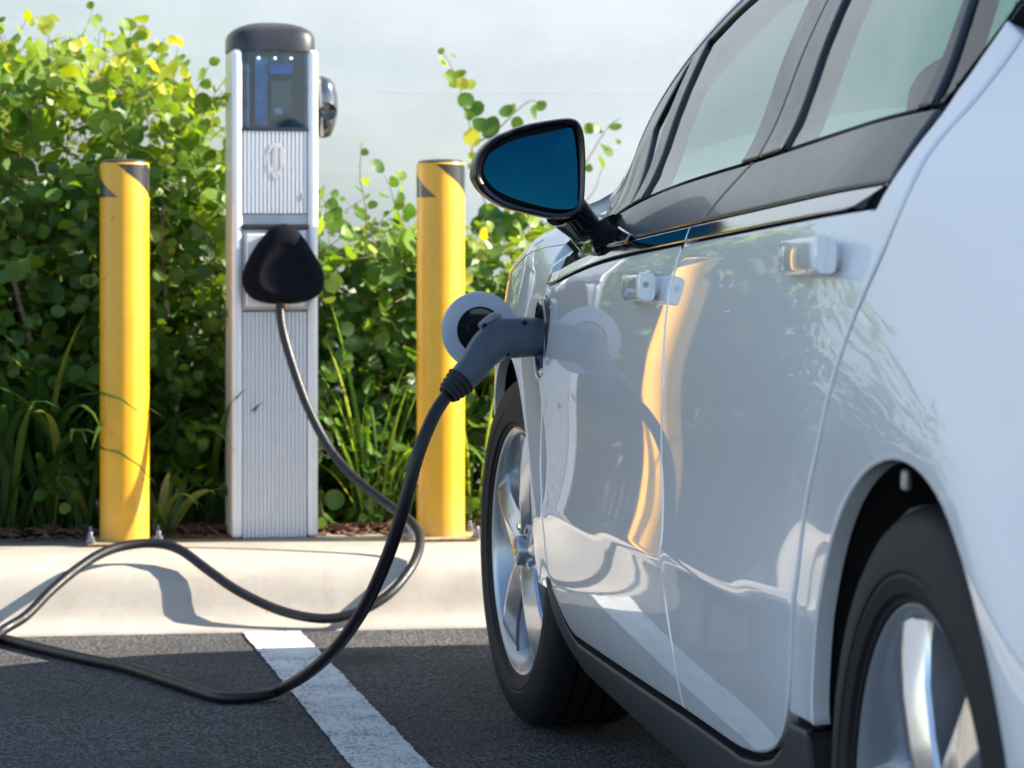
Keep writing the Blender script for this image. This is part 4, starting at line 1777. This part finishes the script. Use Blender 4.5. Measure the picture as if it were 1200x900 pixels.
# faint emblem: oval over a tapering tail
V_ = [(FX(323), PDY - .0030, FZ(186))]
ol = []
for i in range(28):
    a = 2 * math.pi * i / 28
    rx_, rz_ = 11.0, 17
    x_, y_ = 323 + rx_ * math.cos(a), 184 - rz_ * math.sin(a)
    if math.sin(a) < -.2:
        y_ = 184 + 26 * (-math.sin(a))
        x_ = 323 + rx_ * math.cos(a) * (1 - .35 * (-math.sin(a)))
    ol.append((x_, y_))
for ring_ in (1.0, .74):
    V_ += [(FX(323 + (a - 323) * ring_), PDY - .0030, FZ(186 + (b_ - 186) * ring_)) for a, b_ in ol]
F_ = [(1 + i, 1 + (i + 1) % 28, 29 + (i + 1) % 28, 29 + i) for i in range(28)]
V_ += [(FX(a), PDY - .0030, FZ(b_)) for a, b_ in ((321, 172), (325.5, 172), (324.5, 206), (322, 206))]
F_.append((57, 58, 59, 60))
mk('emblem', V_, F_, 'emblem_grey', dr, smooth=False)
box('keyhole', (FX(354), PDY - .001, FZ(230)), (.006, .004, .018), 'aluminium_grey', dr, .001)
# slot, and the shadow line below it painted as a charcoal strip
box('slot_plate', (pcx, PDY + .022, (FZ(251) + FZ(263)) / 2), (2 * wi - .001, .03, FZ(251) - FZ(263)), 'aluminium_grey', ped, .001)
box('slot_shadow', (pcx, PDY + .004, FZ(265.5)), (2 * wi + .003, .020, FZ(263.5) - FZ(267.5)), 'cap_charcoal', ped, .001)
dp = box('dock_plate', (pcx, PDY + .006, (FZ(269) + FZ(363)) / 2), (2 * wi - .002, .016, FZ(269) - FZ(363)), 'aluminium_grey', ped, .003)
box('dock_frame', (pcx, PDY - .002, (FZ(274) + FZ(359)) / 2), (2 * wi - .018, .012, FZ(274) - FZ(359)), 'aluminium', dp, .004)
# display
dsp = box('display_housing', (pcx, PDY + .13, (FZ(58) + FZ(151)) / 2), (2 * wi + .002, .14, FZ(58) - FZ(151)), 'display_inside', ped, .001)
box('display_frame', (pcx, PDY + .012, FZ(151.2)), (2 * wi + .002, .03, .008), 'cap_charcoal', dsp, .001)
box('side_strip', ((FX(284) + FX(291)) / 2, PDY + .03, (FZ(62) + FZ(149)) / 2), (FX(291) - FX(284), .06, FZ(62) - FZ(149)), 'display_inside', dsp, .002)
box('reflection_column', ((FX(300) + FX(317)) / 2, PDY + .052, (FZ(66) + FZ(147)) / 2), (FX(317) - FX(300), .012, FZ(66) - FZ(147)), 'reflection_blue', dsp, .002)  # added strip: the pane's lighter upright reflection, painted pale blue
box('reader_module', ((FX(318) + FX(344)) / 2, PDY + .045, (FZ(92) + FZ(142)) / 2), (FX(344) - FX(318), .03, FZ(92) - FZ(142)), 'gloss_black', dsp, .004)
box('blue_badge', ((FX(317) + FX(345)) / 2, PDY + .040, (FZ(74) + FZ(86)) / 2), (FX(345) - FX(317), .01, FZ(74) - FZ(86)), 'display_panel_blue', dsp, .002)
box('keypad', ((FX(320) + FX(334)) / 2, PDY + .026, FZ(130)), (.022, .006, .018), 'aluminium_grey', dsp, .002)
for q in (304.5, 324, 343):
    lathe('indicator_lamp', [(.0005, -.002), (.0028, -.001), (.0032, .003)], 'led_white', dsp, 12, 'Y', (FX(q), PDY + .03, FZ(67)))
gv = []
for i in range(9):
    a = (i / 8 - .5) * 2
    for z in (FZ(149.5), FZ(59)):
        gv.append((pcx + wi * a, PDY + .004 - .006 * (1 - a * a), z))
mk('display_pane', gv, [(2 * i, 2 * i + 2, 2 * i + 3, 2 * i + 1) for i in range(8)], 'display_glass', dsp)
# domed cap
V_, F_ = [], []
capz = [(FZ(60), .985), (FZ(59.5), 1.0), (FZ(44), 1.0), (FZ(42.5), .985)]
for i in range(1, 9):
    a = i / 8 * math.pi / 2
    capz.append((FZ(42.5) + (FZ(23.5) - FZ(42.5)) * math.sin(a), .985 * max(.02, math.cos(a) ** .95)))
n_ = 48
for z, sc in capz:
    for j in range(n_):
        a = 2 * math.pi * j / n_
        c_, s_ = math.cos(a), math.sin(a)
        V_.append((pcx - .0015 + (hwid + .001) * sc * math.copysign(abs(c_) ** .45, c_), PDY + .098 + .108 * sc * math.copysign(abs(s_) ** .55, s_), z))
for i in range(len(capz) - 1):
    for j in range(n_):
        F_.append((i * n_ + j, i * n_ + (j + 1) % n_, (i + 1) * n_ + (j + 1) % n_, (i + 1) * n_ + j))
F_.append(tuple(reversed(range(n_))))
F_.append(tuple((len(capz) - 1) * n_ + j for j in range(n_)))
bm = bmesh.new()
me = bpy.data.meshes.new('x')
me.from_pydata(V_, [], F_)
bm.from_mesh(me)
mkbm('cap', bm, 'cap_charcoal', ped, True, R(45))
# black plug cover
CO = [(330, 262), (341, 265), (352, 276), (362, 291), (372, 308), (377.5, 322), (377, 336), (371, 346), (358, 353), (335, 356.5), (310, 355), (294, 350), (284.5, 340), (281.5, 327), (285, 311), (297, 289), (309, 274), (319, 265)]
cov = catmull([at_y(a, b_, PDY - .02) for a, b_ in CO], 3, True)
cc = at_y(329, 320, PDY - .02)
V_, F_ = [], []
rg = [(.90, .012), (.98, .0), (1.0, -.018), (.985, -.036), (.93, -.052), (.82, -.062), (.66, -.0665), (.60, -.0665), (.565, -.0645), (.40, -.0645), (.05, -.0645)]
n_ = len(cov)
for sc, dy in rg:
    for p in cov:
        V_.append(cc + (p - cc) * sc + Vector((0, dy + .02 * 0, 0)))
for i in range(len(rg) - 1):
    for j in range(n_):
        F_.append((i * n_ + j, i * n_ + (j + 1) % n_, (i + 1) * n_ + (j + 1) % n_, (i + 1) * n_ + j))
F_ += [tuple(range(n_)), tuple((len(rg) - 1) * n_ + j for j in range(n_))]
bm = bmesh.new()
me = bpy.data.meshes.new('x')
me.from_pydata([tuple(v) for v in V_], [], F_)
bm.from_mesh(me)
cvo = mkbm('plug_cover', bm, 'cover_black', ped, True, R(50))
lathe('cable_gland', [(.0005, 0), (.0155, 0), (.016, -.003), (.0145, -.006), (.0125, -.007)], 'bollard_yellow', cvo, 24, 'Z', tuple(at_y(329, 356, 7.222)))
# glossy holster on the side of the pedestal
hc = at_y(385, 127, PDY + .06)
V_, F_ = [], []
hs_ = [(-.090, .010, .0), (-.085, .021, .002), (-.060, .031, .004), (-.025, .037, .006), (.02, .038, .004), (.050, .035, .0), (.066, .028, -.004), (.073, .014, -.006)]
n_ = 24
for dz, r_, dx in hs_:
    for j in range(n_):
        a = 2 * math.pi * j / n_
        V_.append(Vector((hc.x + dx - .012 + r_ * .95 * math.cos(a), hc.y + r_ * 1.25 * math.sin(a), hc.z + dz + .012)))
for i in range(len(hs_) - 1):
    for j in range(n_):
        F_.append((i * n_ + j, i * n_ + (j + 1) % n_, (i + 1) * n_ + (j + 1) % n_, (i + 1) * n_ + j))
F_ += [tuple(reversed(range(n_))), tuple((len(hs_) - 1) * n_ + j for j in range(n_))]
bm = bmesh.new()
me = bpy.data.meshes.new('x')
me.from_pydata([tuple(v) for v in V_], [], F_)
bm.from_mesh(me)
plain('smoke_chrome', (0.16, 0.165, 0.175), 0.14, metal=0.8, coat=0.8)
ho = mkbm('side_holster', bm, 'smoke_chrome', ped, True, R(60))
lathe('holster_mouth', [(.0005, -.001), (.017, -.003), (.021, -.004), (.023, .0), (.022, .03)], 'gloss_black', ho, 28, 'Y', (hc.x - .002, hc.y - .046, hc.z - .010))

ped.rotation_euler.z = R(4)                       # stands turned a little towards the car
ped.location.x -= .006

# ================================================================== PLANTS
rnd = random.Random(11)


def leaf_mesh(name, mat, kind=0):
    """a round, slightly cupped leaf: stalk at the origin, blade along +Y, facing +Z"""
    out = []
    n_ = 11
    for i in range(n_):
        a = -math.pi / 2 + 2 * math.pi * (i + .5) / n_
        r = 1.0 + .05 * math.sin(3 * a + kind)
        x, y = r * math.cos(a) * (1.02 if kind != 1 else .9), .92 + r * math.sin(a) * .95
        if i in (0, n_ - 1):
            y += -.10
        if kind == 3 and i == n_ // 2:
            y -= .28                                   # notched tip
        if kind == 4:
            x *= .80
            y = .92 + (y - .92) * 1.12
        fold = (.16 * x * x, .16 * x * x, .12 * x * x, .38 * abs(x), -.22 * x * x)[kind]
        out.append(Vector((x, y, fold + .10 * (y - .9) ** 2 * (1 if kind != 2 else -1.8) + (.12 * math.sin(2.3 * x + 1.7 * y + kind)))))
    V_ = [Vector((0, .12, 0)), Vector((0, .95, -.03))] + out
    F_ = []
    for i in range(n_):
        F_.append((1, 2 + i, 2 + (i + 1) % n_))
    me = bpy.data.meshes.new(name)
    me.from_pydata([tuple(v) for v in V_], [], F_)
    me.materials.append(MATS[mat])
    me.polygons.foreach_set('use_smooth', [True] * len(me.polygons))
    me.update()
    return me


LEAF = [leaf_mesh('leaf', 'vine_leaf', k_) for k_ in range(5)]
LEAFV = [[v.co.copy() for v in m_.vertices] for m_ in LEAF]
LEAFF = [[tuple(p.vertices) for p in m_.polygons] for m_ in LEAF]
# colour of single leaves comes from the object's own colour value
for m_ in (MATS['vine_leaf'],):
    t = m_.node_tree
    oi = [n for n in t.nodes if n.type == 'OBJECT_INFO'][0]
    rr = [n for n in t.nodes if n.type == 'VALTORGB' and len(n.color_ramp.elements) > 2][0]
    sep = t.nodes.new('ShaderNodeSeparateColor')
    t.links.new(oi.outputs['Color'], sep.inputs[0])
    t.links.new(sep.outputs[0], rr.inputs[0])


def frame(d, n):
    """matrix with +Y along d and +Z near n"""
    d = d.normalized()
    x = d.cross(n)
    if x.length < 1e-4:
        x = d.cross(Vector((1, 0, 0)))
    x.normalize()
    z = x.cross(d)
    return Matrix(((x.x, d.x, z.x), (x.y, d.y, z.y), (x.z, d.z, z.z)))


def rv3(s_=1.0):
    return Vector((rnd.gauss(0, s_), rnd.gauss(0, s_), rnd.gauss(0, s_)))


def proj(p):
    X = p.x * CT - p.y * ST
    D = p.x * ST + p.y * CT
    return PX0 + FPX * X / D, PY0 - FPX * (p.z - CH) / D


class Vine:
    def __init__(self):
        self.leaves = []          # (matrix, kind, tint, size, pos)
        self.tw_v, self.tw_f = [], []

    def stem(self, pts, r0, r1, seg=4):
        pp = pts
        v, f = tube(pp, [r0 + (r1 - r0) * i / max(1, len(pp) - 1) for i in range(len(pp))], seg, False)
        b_ = len(self.tw_v)
        self.tw_v += v
        self.tw_f += [tuple(b_ + i for i in q) for q in f]

    def leaf(self, p, d, n, size, tint):
        k_ = rnd.randrange(5)
        M3 = frame(d, n)
        M = Matrix.Translation(p) @ (M3 * size).to_4x4()
        M[3][3] = 1
        self.leaves.append((M, k_, max(0, min(.999, tint)), size, p.copy()))

    def twig(self, p, d, L, size, tint, bright_tip=0.0, droop=.35, gap=.036):
        n_ = max(3, int(L / gap))
        pts = [p.copy()]
        q = p.copy()
        d = d.normalized()
        for i in range(n_):
            d = (d + rv3(.10) + Vector((0, 0, -droop * .12))).normalized()
            q = q + d * (L / n_)
            pts.append(q.copy())
        self.stem(pts, .0022, .0009, 3)
        for i in range(1, n_ + 1):
            t_ = i / n_
            side = d.cross(Vector((0, 0, 1)))
            side = side.normalized() if side.length > .01 else Vector((1, 0, 0))
            sg = 1 if i % 2 else -1
            ld = (side * sg * .9 + (pts[i] - pts[i - 1]).normalized() * .5 + rv3(.35)).normalized()
            nn_ = (Vector((.38, -.62, .45)) + rv3(.40)).normalized()
            sz = size * (1.05 - .45 * t_) * rnd.uniform(.75, 1.2)
            base = pts[i] + ld * sz * .35
            self.leaf(base, ld, nn_, sz, tint + rnd.gauss(0, .14) + bright_tip * t_)

    def build(self, root, nobj=300, leafname='leaf'):
        if self.tw_v:
            o = mk('twigs', self.tw_v, self.tw_f, 'twig', root)
            o['kind'] = 'stuff'
        sc = []
        for i, lf_ in enumerate(self.leaves):
            p = lf_[4]
            a, b_ = proj(p)
            vis = (-20 < a < 1000) and (0 < b_ < 660)
            sc.append((-(lf_[3] * (1.0 if vis else .05)) * (1 + 1.2 * (8.3 - p.y)), i))
        sc.sort()
        pick = set(i for _, i in sc[:nobj])
        V_, F_, T_ = [], [], []
        for i, (M, k_, tint, sz, p) in enumerate(self.leaves):
            if i in pick:
                o = bpy.data.objects.new(leafname, LEAF[k_])
                COL.objects.link(o)
                attach(o, root)
                o.matrix_basis = M
                o.color = (tint, tint, tint, 1)
            else:
                b_ = len(V_)
                V_ += [M @ v for v in LEAFV[k_]]
                F_ += [tuple(b_ + q for q in f) for f in LEAFF[k_]]
                T_ += [tint] * len(LEAFV[k_])
        if V_:
            o = mk('foliage', V_, F_, 'vine_leaf_mass', root)
            at_ = o.data.attributes.new('tint', 'FLOAT', 'POINT')
            at_.data.foreach_set('value', T_)
            o['kind'] = 'stuff'


def interp(x, xs, ys_):
    return float(np.interp(x, xs, ys_))


# ---- tall vine left of the pedestal
HX = [-2400, -600, -200, -40, 0, 30, 60, 90, 120, 150, 175, 205, 235, 262, 285]
HT = [80, 60, 75, 60, 66, 48, 40, 58, 74, 58, 70, 92, 118, 150, 250]
tall = thing('vine_shrub', 'tall round leaved vine with yellow tips beside the bollard away from the car', 'vine', (-.05, 7.9, .15))
v1 = Vine()
for px in (-140, 20, 95, 190, 250):
    b0 = at_y(px, 620, 7.85)
    b0.z = .14
    top = at_y(px + rnd.uniform(-40, 40), interp(px, HX, HT) + 120, 7.8)
    pts = [b0, b0.lerp(top, .35) + rv3(.03), b0.lerp(top, .7) + rv3(.04), top]
    V_, F_ = tube(catmull(pts, 6), [.011 - .007 * i / 18 for i in range(19)], 7)
    mk('stem', V_, F_, 'bark', tall)
# two pale stems seen in front of the leaves
for pp in (((192, 240), (189, 280), (193, 330), (196, 368)), ((14, 318), (22, 350), (30, 378), (36, 400))):
    V_, F_ = tube(catmull([at_y(a, b_, 7.50) for a, b_ in pp], 5), .0075, 7)
    mk('stem', V_, F_, 'bark', tall)
NT = 1250
for i in range(NT):
    far = i > 1120                                   # the part past the picture edge, seen only in the car's paint
    px = rnd.uniform(-420, -60) if far else rnd.uniform(-60, 272)
    y = rnd.uniform(7.52, 8.22)
    topy = interp(px, HX, HT)
    u = rnd.random() ** .85
    py = topy + 22 + u * (520 - topy)
    if not far and 25 < px < 128 and 178 < py < 235 and rnd.random() < .85:   # the gap with the wall behind
        continue
    p = at_y(px, py, y)
    hi = max(0, 1 - (py - topy) / 200)
    d = Vector((rnd.gauss(.05, .5), rnd.gauss(-.45, .35), rnd.gauss(.35 + .35 * hi, .35)))
    L = rnd.uniform(.10, .24) if hi > .7 else rnd.uniform(.14, .34)
    if hi > .85:
        d.z = abs(d.z) + .2
        p.z -= .05
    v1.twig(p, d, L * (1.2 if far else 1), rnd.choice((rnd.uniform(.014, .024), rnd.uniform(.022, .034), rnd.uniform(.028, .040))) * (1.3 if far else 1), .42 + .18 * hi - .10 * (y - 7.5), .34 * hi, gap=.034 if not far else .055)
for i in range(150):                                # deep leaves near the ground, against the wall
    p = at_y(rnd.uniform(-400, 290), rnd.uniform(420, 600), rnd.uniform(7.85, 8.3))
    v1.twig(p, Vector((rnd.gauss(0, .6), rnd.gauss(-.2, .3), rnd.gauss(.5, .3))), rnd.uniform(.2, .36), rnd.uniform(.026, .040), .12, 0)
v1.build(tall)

# ---- low vine between pedestal, bollard and car
LXs = [340, 372, 400, 430, 462, 490, 545, 575, 605, 640, 680, 1100]
LT = [215, 236, 244, 236, 246, 258, 268, 262, 254, 276, 300, 320]
low = thing('vine_shrub', 'low dark green round leaved vine between the pedestal and the car', 'vine', (.8, 7.9, .15))
v2 = Vine()
for px in (400, 470, 580):
    b0 = at_y(px, 620, 7.85)
    b0.z = .14
    top = at_y(px + rnd.uniform(-20, 20), 330, 7.8)
    V_, F_ = tube(catmull([b0, b0.lerp(top, .5) + rv3(.04), top], 6), .007, 7)
    mk('stem', V_, F_, 'bark', low)
V_, F_ = tube(catmull([at_y(a, b_, 7.62) for a, b_ in ((545, 296), (558, 315), (566, 336), (574, 352))], 5), .0035, 6)
mk('stem', V_, F_, 'bark', low)
for i in range(800):
    px = rnd.uniform(340, 690) if i < 740 else rnd.uniform(690, 1000)
    y = rnd.uniform(7.52, 8.2)
    topy = interp(px, LXs, LT)
    py = topy + 14 + rnd.random() ** .9 * (600 - topy)
    p = at_y(px, py, y)
    hi = max(0, 1 - (py - topy) / 90)
    d = Vector((rnd.gauss(.05, .5), rnd.gauss(-.45, .35), rnd.gauss(.25, .35)))
    if hi > .7:
        p.z -= .03
        d.z = abs(d.z)
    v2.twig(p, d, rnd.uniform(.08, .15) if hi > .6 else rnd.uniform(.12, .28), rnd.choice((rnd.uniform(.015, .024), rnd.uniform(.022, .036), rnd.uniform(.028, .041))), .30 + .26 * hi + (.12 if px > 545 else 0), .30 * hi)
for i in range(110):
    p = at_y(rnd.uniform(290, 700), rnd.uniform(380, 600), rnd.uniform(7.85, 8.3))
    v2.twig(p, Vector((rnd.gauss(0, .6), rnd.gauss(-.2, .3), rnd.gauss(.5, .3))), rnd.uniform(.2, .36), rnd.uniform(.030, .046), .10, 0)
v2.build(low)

# ---- single climbing runner on the wall behind the second bollard
run_ = thing('vine_runner', 'thin vine runner with scattered round leaves climbing the bare wall', 'vine', tuple(at_y(560, 300, 8.1) * 1.0))
v3 = Vine()
RP = [[(600, 300), (572, 245), (556, 200), (551, 150), (541, 110), (530, 80), (517, 58)], [(556, 170), (585, 150), (605, 130), (622, 118), (634, 122)], [(640, 270), (672, 215), (690, 185), (712, 150), (727, 138)], [(610, 285), (640, 262), (690, 232), (706, 196)]]
for pts in RP:
    pp = catmull([at_y(a, b_, 8.12) for a, b_ in pts], 5)
    v3.stem(pp, .0026, .0010, 5)
LV = [(517, 60, 9, .5), (519, 71, 15, .75), (531, 66, 8, .6), (526, 90, 17, .62), (539, 86, 14, .6), (534, 95, 19, .8), (542, 98, 17, .95), (551, 99, 14, .8), (546, 118, 21, .35), (556, 128, 25, .3), (549, 136, 12, .5), (563, 146, 20, .25), (575, 150, 26, .2), (553, 160, 24, .98), (552, 182, 11, .8), (552, 195, 9, .6),
      (593, 130, 17, .38), (601, 128, 13, .35), (606, 144, 15, .5), (624, 131, 18, .4), (634, 124, 14, .45), (689, 151, 15, .5), (700, 150, 14, .45), (721, 148, 14, .5), (710, 176, 20, .45), (704, 190, 18, .4), (690, 197, 10, .5), (724, 166, 8, .6),
      (574, 253, 30, .15), (590, 262, 28, .12), (608, 258, 28, .15), (563, 265, 24, .15), (630, 268, 20, .4), (637, 280, 18, .85), (600, 276, 20, .2), (580, 276, 22, .3), (648, 262, 12, .5)]
for a, b_, dpx, tint in LV:
    p = at_y(a, b_, 8.08 + rnd.uniform(-.03, .02))
    sz = dpx / 390 / 2
    d = Vector((rnd.gauss(0, .6), rnd.gauss(-.1, .2), rnd.gauss(-.3, .5))).normalized()
    v3.leaf(p - d * sz * .9, d, (Vector((.2, -.85, .35)) + rv3(.25)).normalized(), sz, tint)
v3.build(run_)


# ---- strap-leaved clumps and grass
def blade_mesh(name, mat, L, w, bend, fold=.25, seg=9, tipw=.04):
    V_, F_ = [], []
    for i in range(seg + 1):
        t_ = i / seg
        a = bend * t_ ** 1.4
        y = z = 0
        k_ = 24
        for j in range(k_):
            aa = bend * (t_ * (j + .5) / k_) ** 1.4
            y += math.sin(aa) * L * t_ / k_
            z += math.cos(aa) * L * t_ / k_
        ww = w * (.55 + .45 * math.sin(min(1, t_ * 2.2) * math.pi / 2)) * (1 - max(0, (t_ - .55) / .45) ** 1.6) + tipw * w * .3
        nrm = Vector((0, -math.cos(a), math.sin(a)))
        c = Vector((0, y, z))
        V_ += [c + Vector((-ww, 0, 0)) - nrm * ww * fold, c, c + Vector((ww, 0, 0)) - nrm * ww * fold]
    for i in range(seg):
        for j in range(2):
            a = i * 3 + j
            F_.append((a, a + 1, a + 4, a + 3))
    me = bpy.data.meshes.new(name)
    me.from_pydata([tuple(v) for v in V_], [], F_)
    me.materials.append(MATS[mat])
    me.polygons.foreach_set('use_smooth', [True] * len(me.polygons))
    me.update()
    return me


STRAP = [blade_mesh('blade', 'strap_leaf', rnd.uniform(.46, .64), rnd.uniform(.009, .014), R(b_)) for b_ in (40, 70, 95, 115, 130, 60, 85, 105)]
GRASS = [blade_mesh('blade', 'grass_blade', rnd.uniform(.50, .70), rnd.uniform(.0038, .006), R(b_), .4, 11) for b_ in (30, 55, 150, 165, 120, 45)]


def clump(px, y, nb, label, group, meshes, spread, sc, cat='plant', name='strap_plant', zs_=1.0, lean=0.0):
    b0 = at_y(px, 600, y)
    b0.z = .145
    root = thing(name, label, cat, tuple(b0), group)
    for i in range(nb):
        a = rnd.uniform(0, 2 * math.pi)
        o = bpy.data.objects.new('blade', rnd.choice(meshes))
        COL.objects.link(o)
        attach(o, root)
        r = spread * math.sqrt(rnd.random())
        M = Matrix.Translation(b0 + Vector((r * math.cos(a), r * math.sin(a) * .8, 0))) @ Matrix.Rotation(a - math.pi / 2 + rnd.gauss(0, .5), 4, 'Z') @ Matrix.Rotation(R(rnd.gauss(0, 9)), 4, 'Y') @ Matrix.Rotation(-R(abs(rnd.gauss(6, 10))) + lean, 4, 'X')
        k_ = sc * rnd.uniform(.75, 1.2)
        M = M @ Matrix.Diagonal((k_ ** .5, k_, k_ * zs_, 1))
        o.matrix_basis = M


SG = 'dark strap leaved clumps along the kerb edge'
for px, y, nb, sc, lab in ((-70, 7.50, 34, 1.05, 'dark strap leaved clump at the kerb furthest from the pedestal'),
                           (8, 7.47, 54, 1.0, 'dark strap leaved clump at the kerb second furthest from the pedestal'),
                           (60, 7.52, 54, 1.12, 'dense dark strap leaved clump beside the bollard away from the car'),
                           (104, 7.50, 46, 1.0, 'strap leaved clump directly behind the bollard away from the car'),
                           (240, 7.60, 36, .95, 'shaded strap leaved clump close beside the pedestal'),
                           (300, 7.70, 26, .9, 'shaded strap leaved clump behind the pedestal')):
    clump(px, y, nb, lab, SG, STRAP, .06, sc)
leaf_mat('sunny_strap', [(0.0, (0.10, 0.19, 0.025)), (0.6, (0.22, 0.30, 0.05)), (1.0, (0.40, 0.42, 0.16))], True, 0.4, 0.36)  # lighter copy of the strap leaf, with sunlight put into its colours
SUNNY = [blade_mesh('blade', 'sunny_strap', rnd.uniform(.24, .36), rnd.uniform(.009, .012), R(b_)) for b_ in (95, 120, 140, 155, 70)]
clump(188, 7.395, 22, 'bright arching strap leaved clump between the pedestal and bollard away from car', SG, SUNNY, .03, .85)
clump(438, 7.50, 46, 'tall bright green grass tuft beside the pedestal', None, GRASS, .05, 1.05, 'grass', 'grass_tuft')
clump(478, 7.56, 26, 'short grass tuft behind the bollard beside the car', None, GRASS, .05, .72, 'grass', 'grass_tuft')
clump(556, 7.50, 24, 'grass tuft between the bollard and the front wheel of the car', None, GRASS, .04, .75, 'grass', 'grass_tuft')
# bark chips and dead leaves on the bed's edge
V_, F_ = [], []
for i in range(1500):
    x = rnd.uniform(-1.6, 1.5)
    y = rnd.gauss(7.42, .07)
    if y < 7.30:
        continue
    z = .158 + rnd.random() * .012 if y > 7.36 else .1535
    L, w = rnd.uniform(.006, .024), rnd.uniform(.003, .008)
    a = rnd.uniform(0, math.pi)
    u_ = Vector((math.cos(a), math.sin(a), rnd.gauss(0, .25)))
    w_ = Vector((-math.sin(a), math.cos(a), rnd.gauss(0, .25)))
    c = Vector((x, y, z + .004))
    b_ = len(V_)
    V_ += [c - u_ * L - w_ * w, c + u_ * L - w_ * w * .6, c + u_ * L * .8 + w_ * w, c - u_ * L * .7 + w_ * w]
    V_ += [q - Vector((0, 0, .003)) for q in V_[-4:]]
    F_ += [(b_, b_ + 1, b_ + 2, b_ + 3), (b_ + 7, b_ + 6, b_ + 5, b_ + 4)] + [(b_ + j, b_ + 4 + j, b_ + 4 + (j + 1) % 4, b_ + (j + 1) % 4) for j in range(4)]
mu = mk('bark_mulch', V_, F_, 'mulch', smooth=False)
mu['kind'] = 'stuff'
mu['label'] = 'reddish bark chips littering the edge of the planting bed'
mu['category'] = 'mulch'
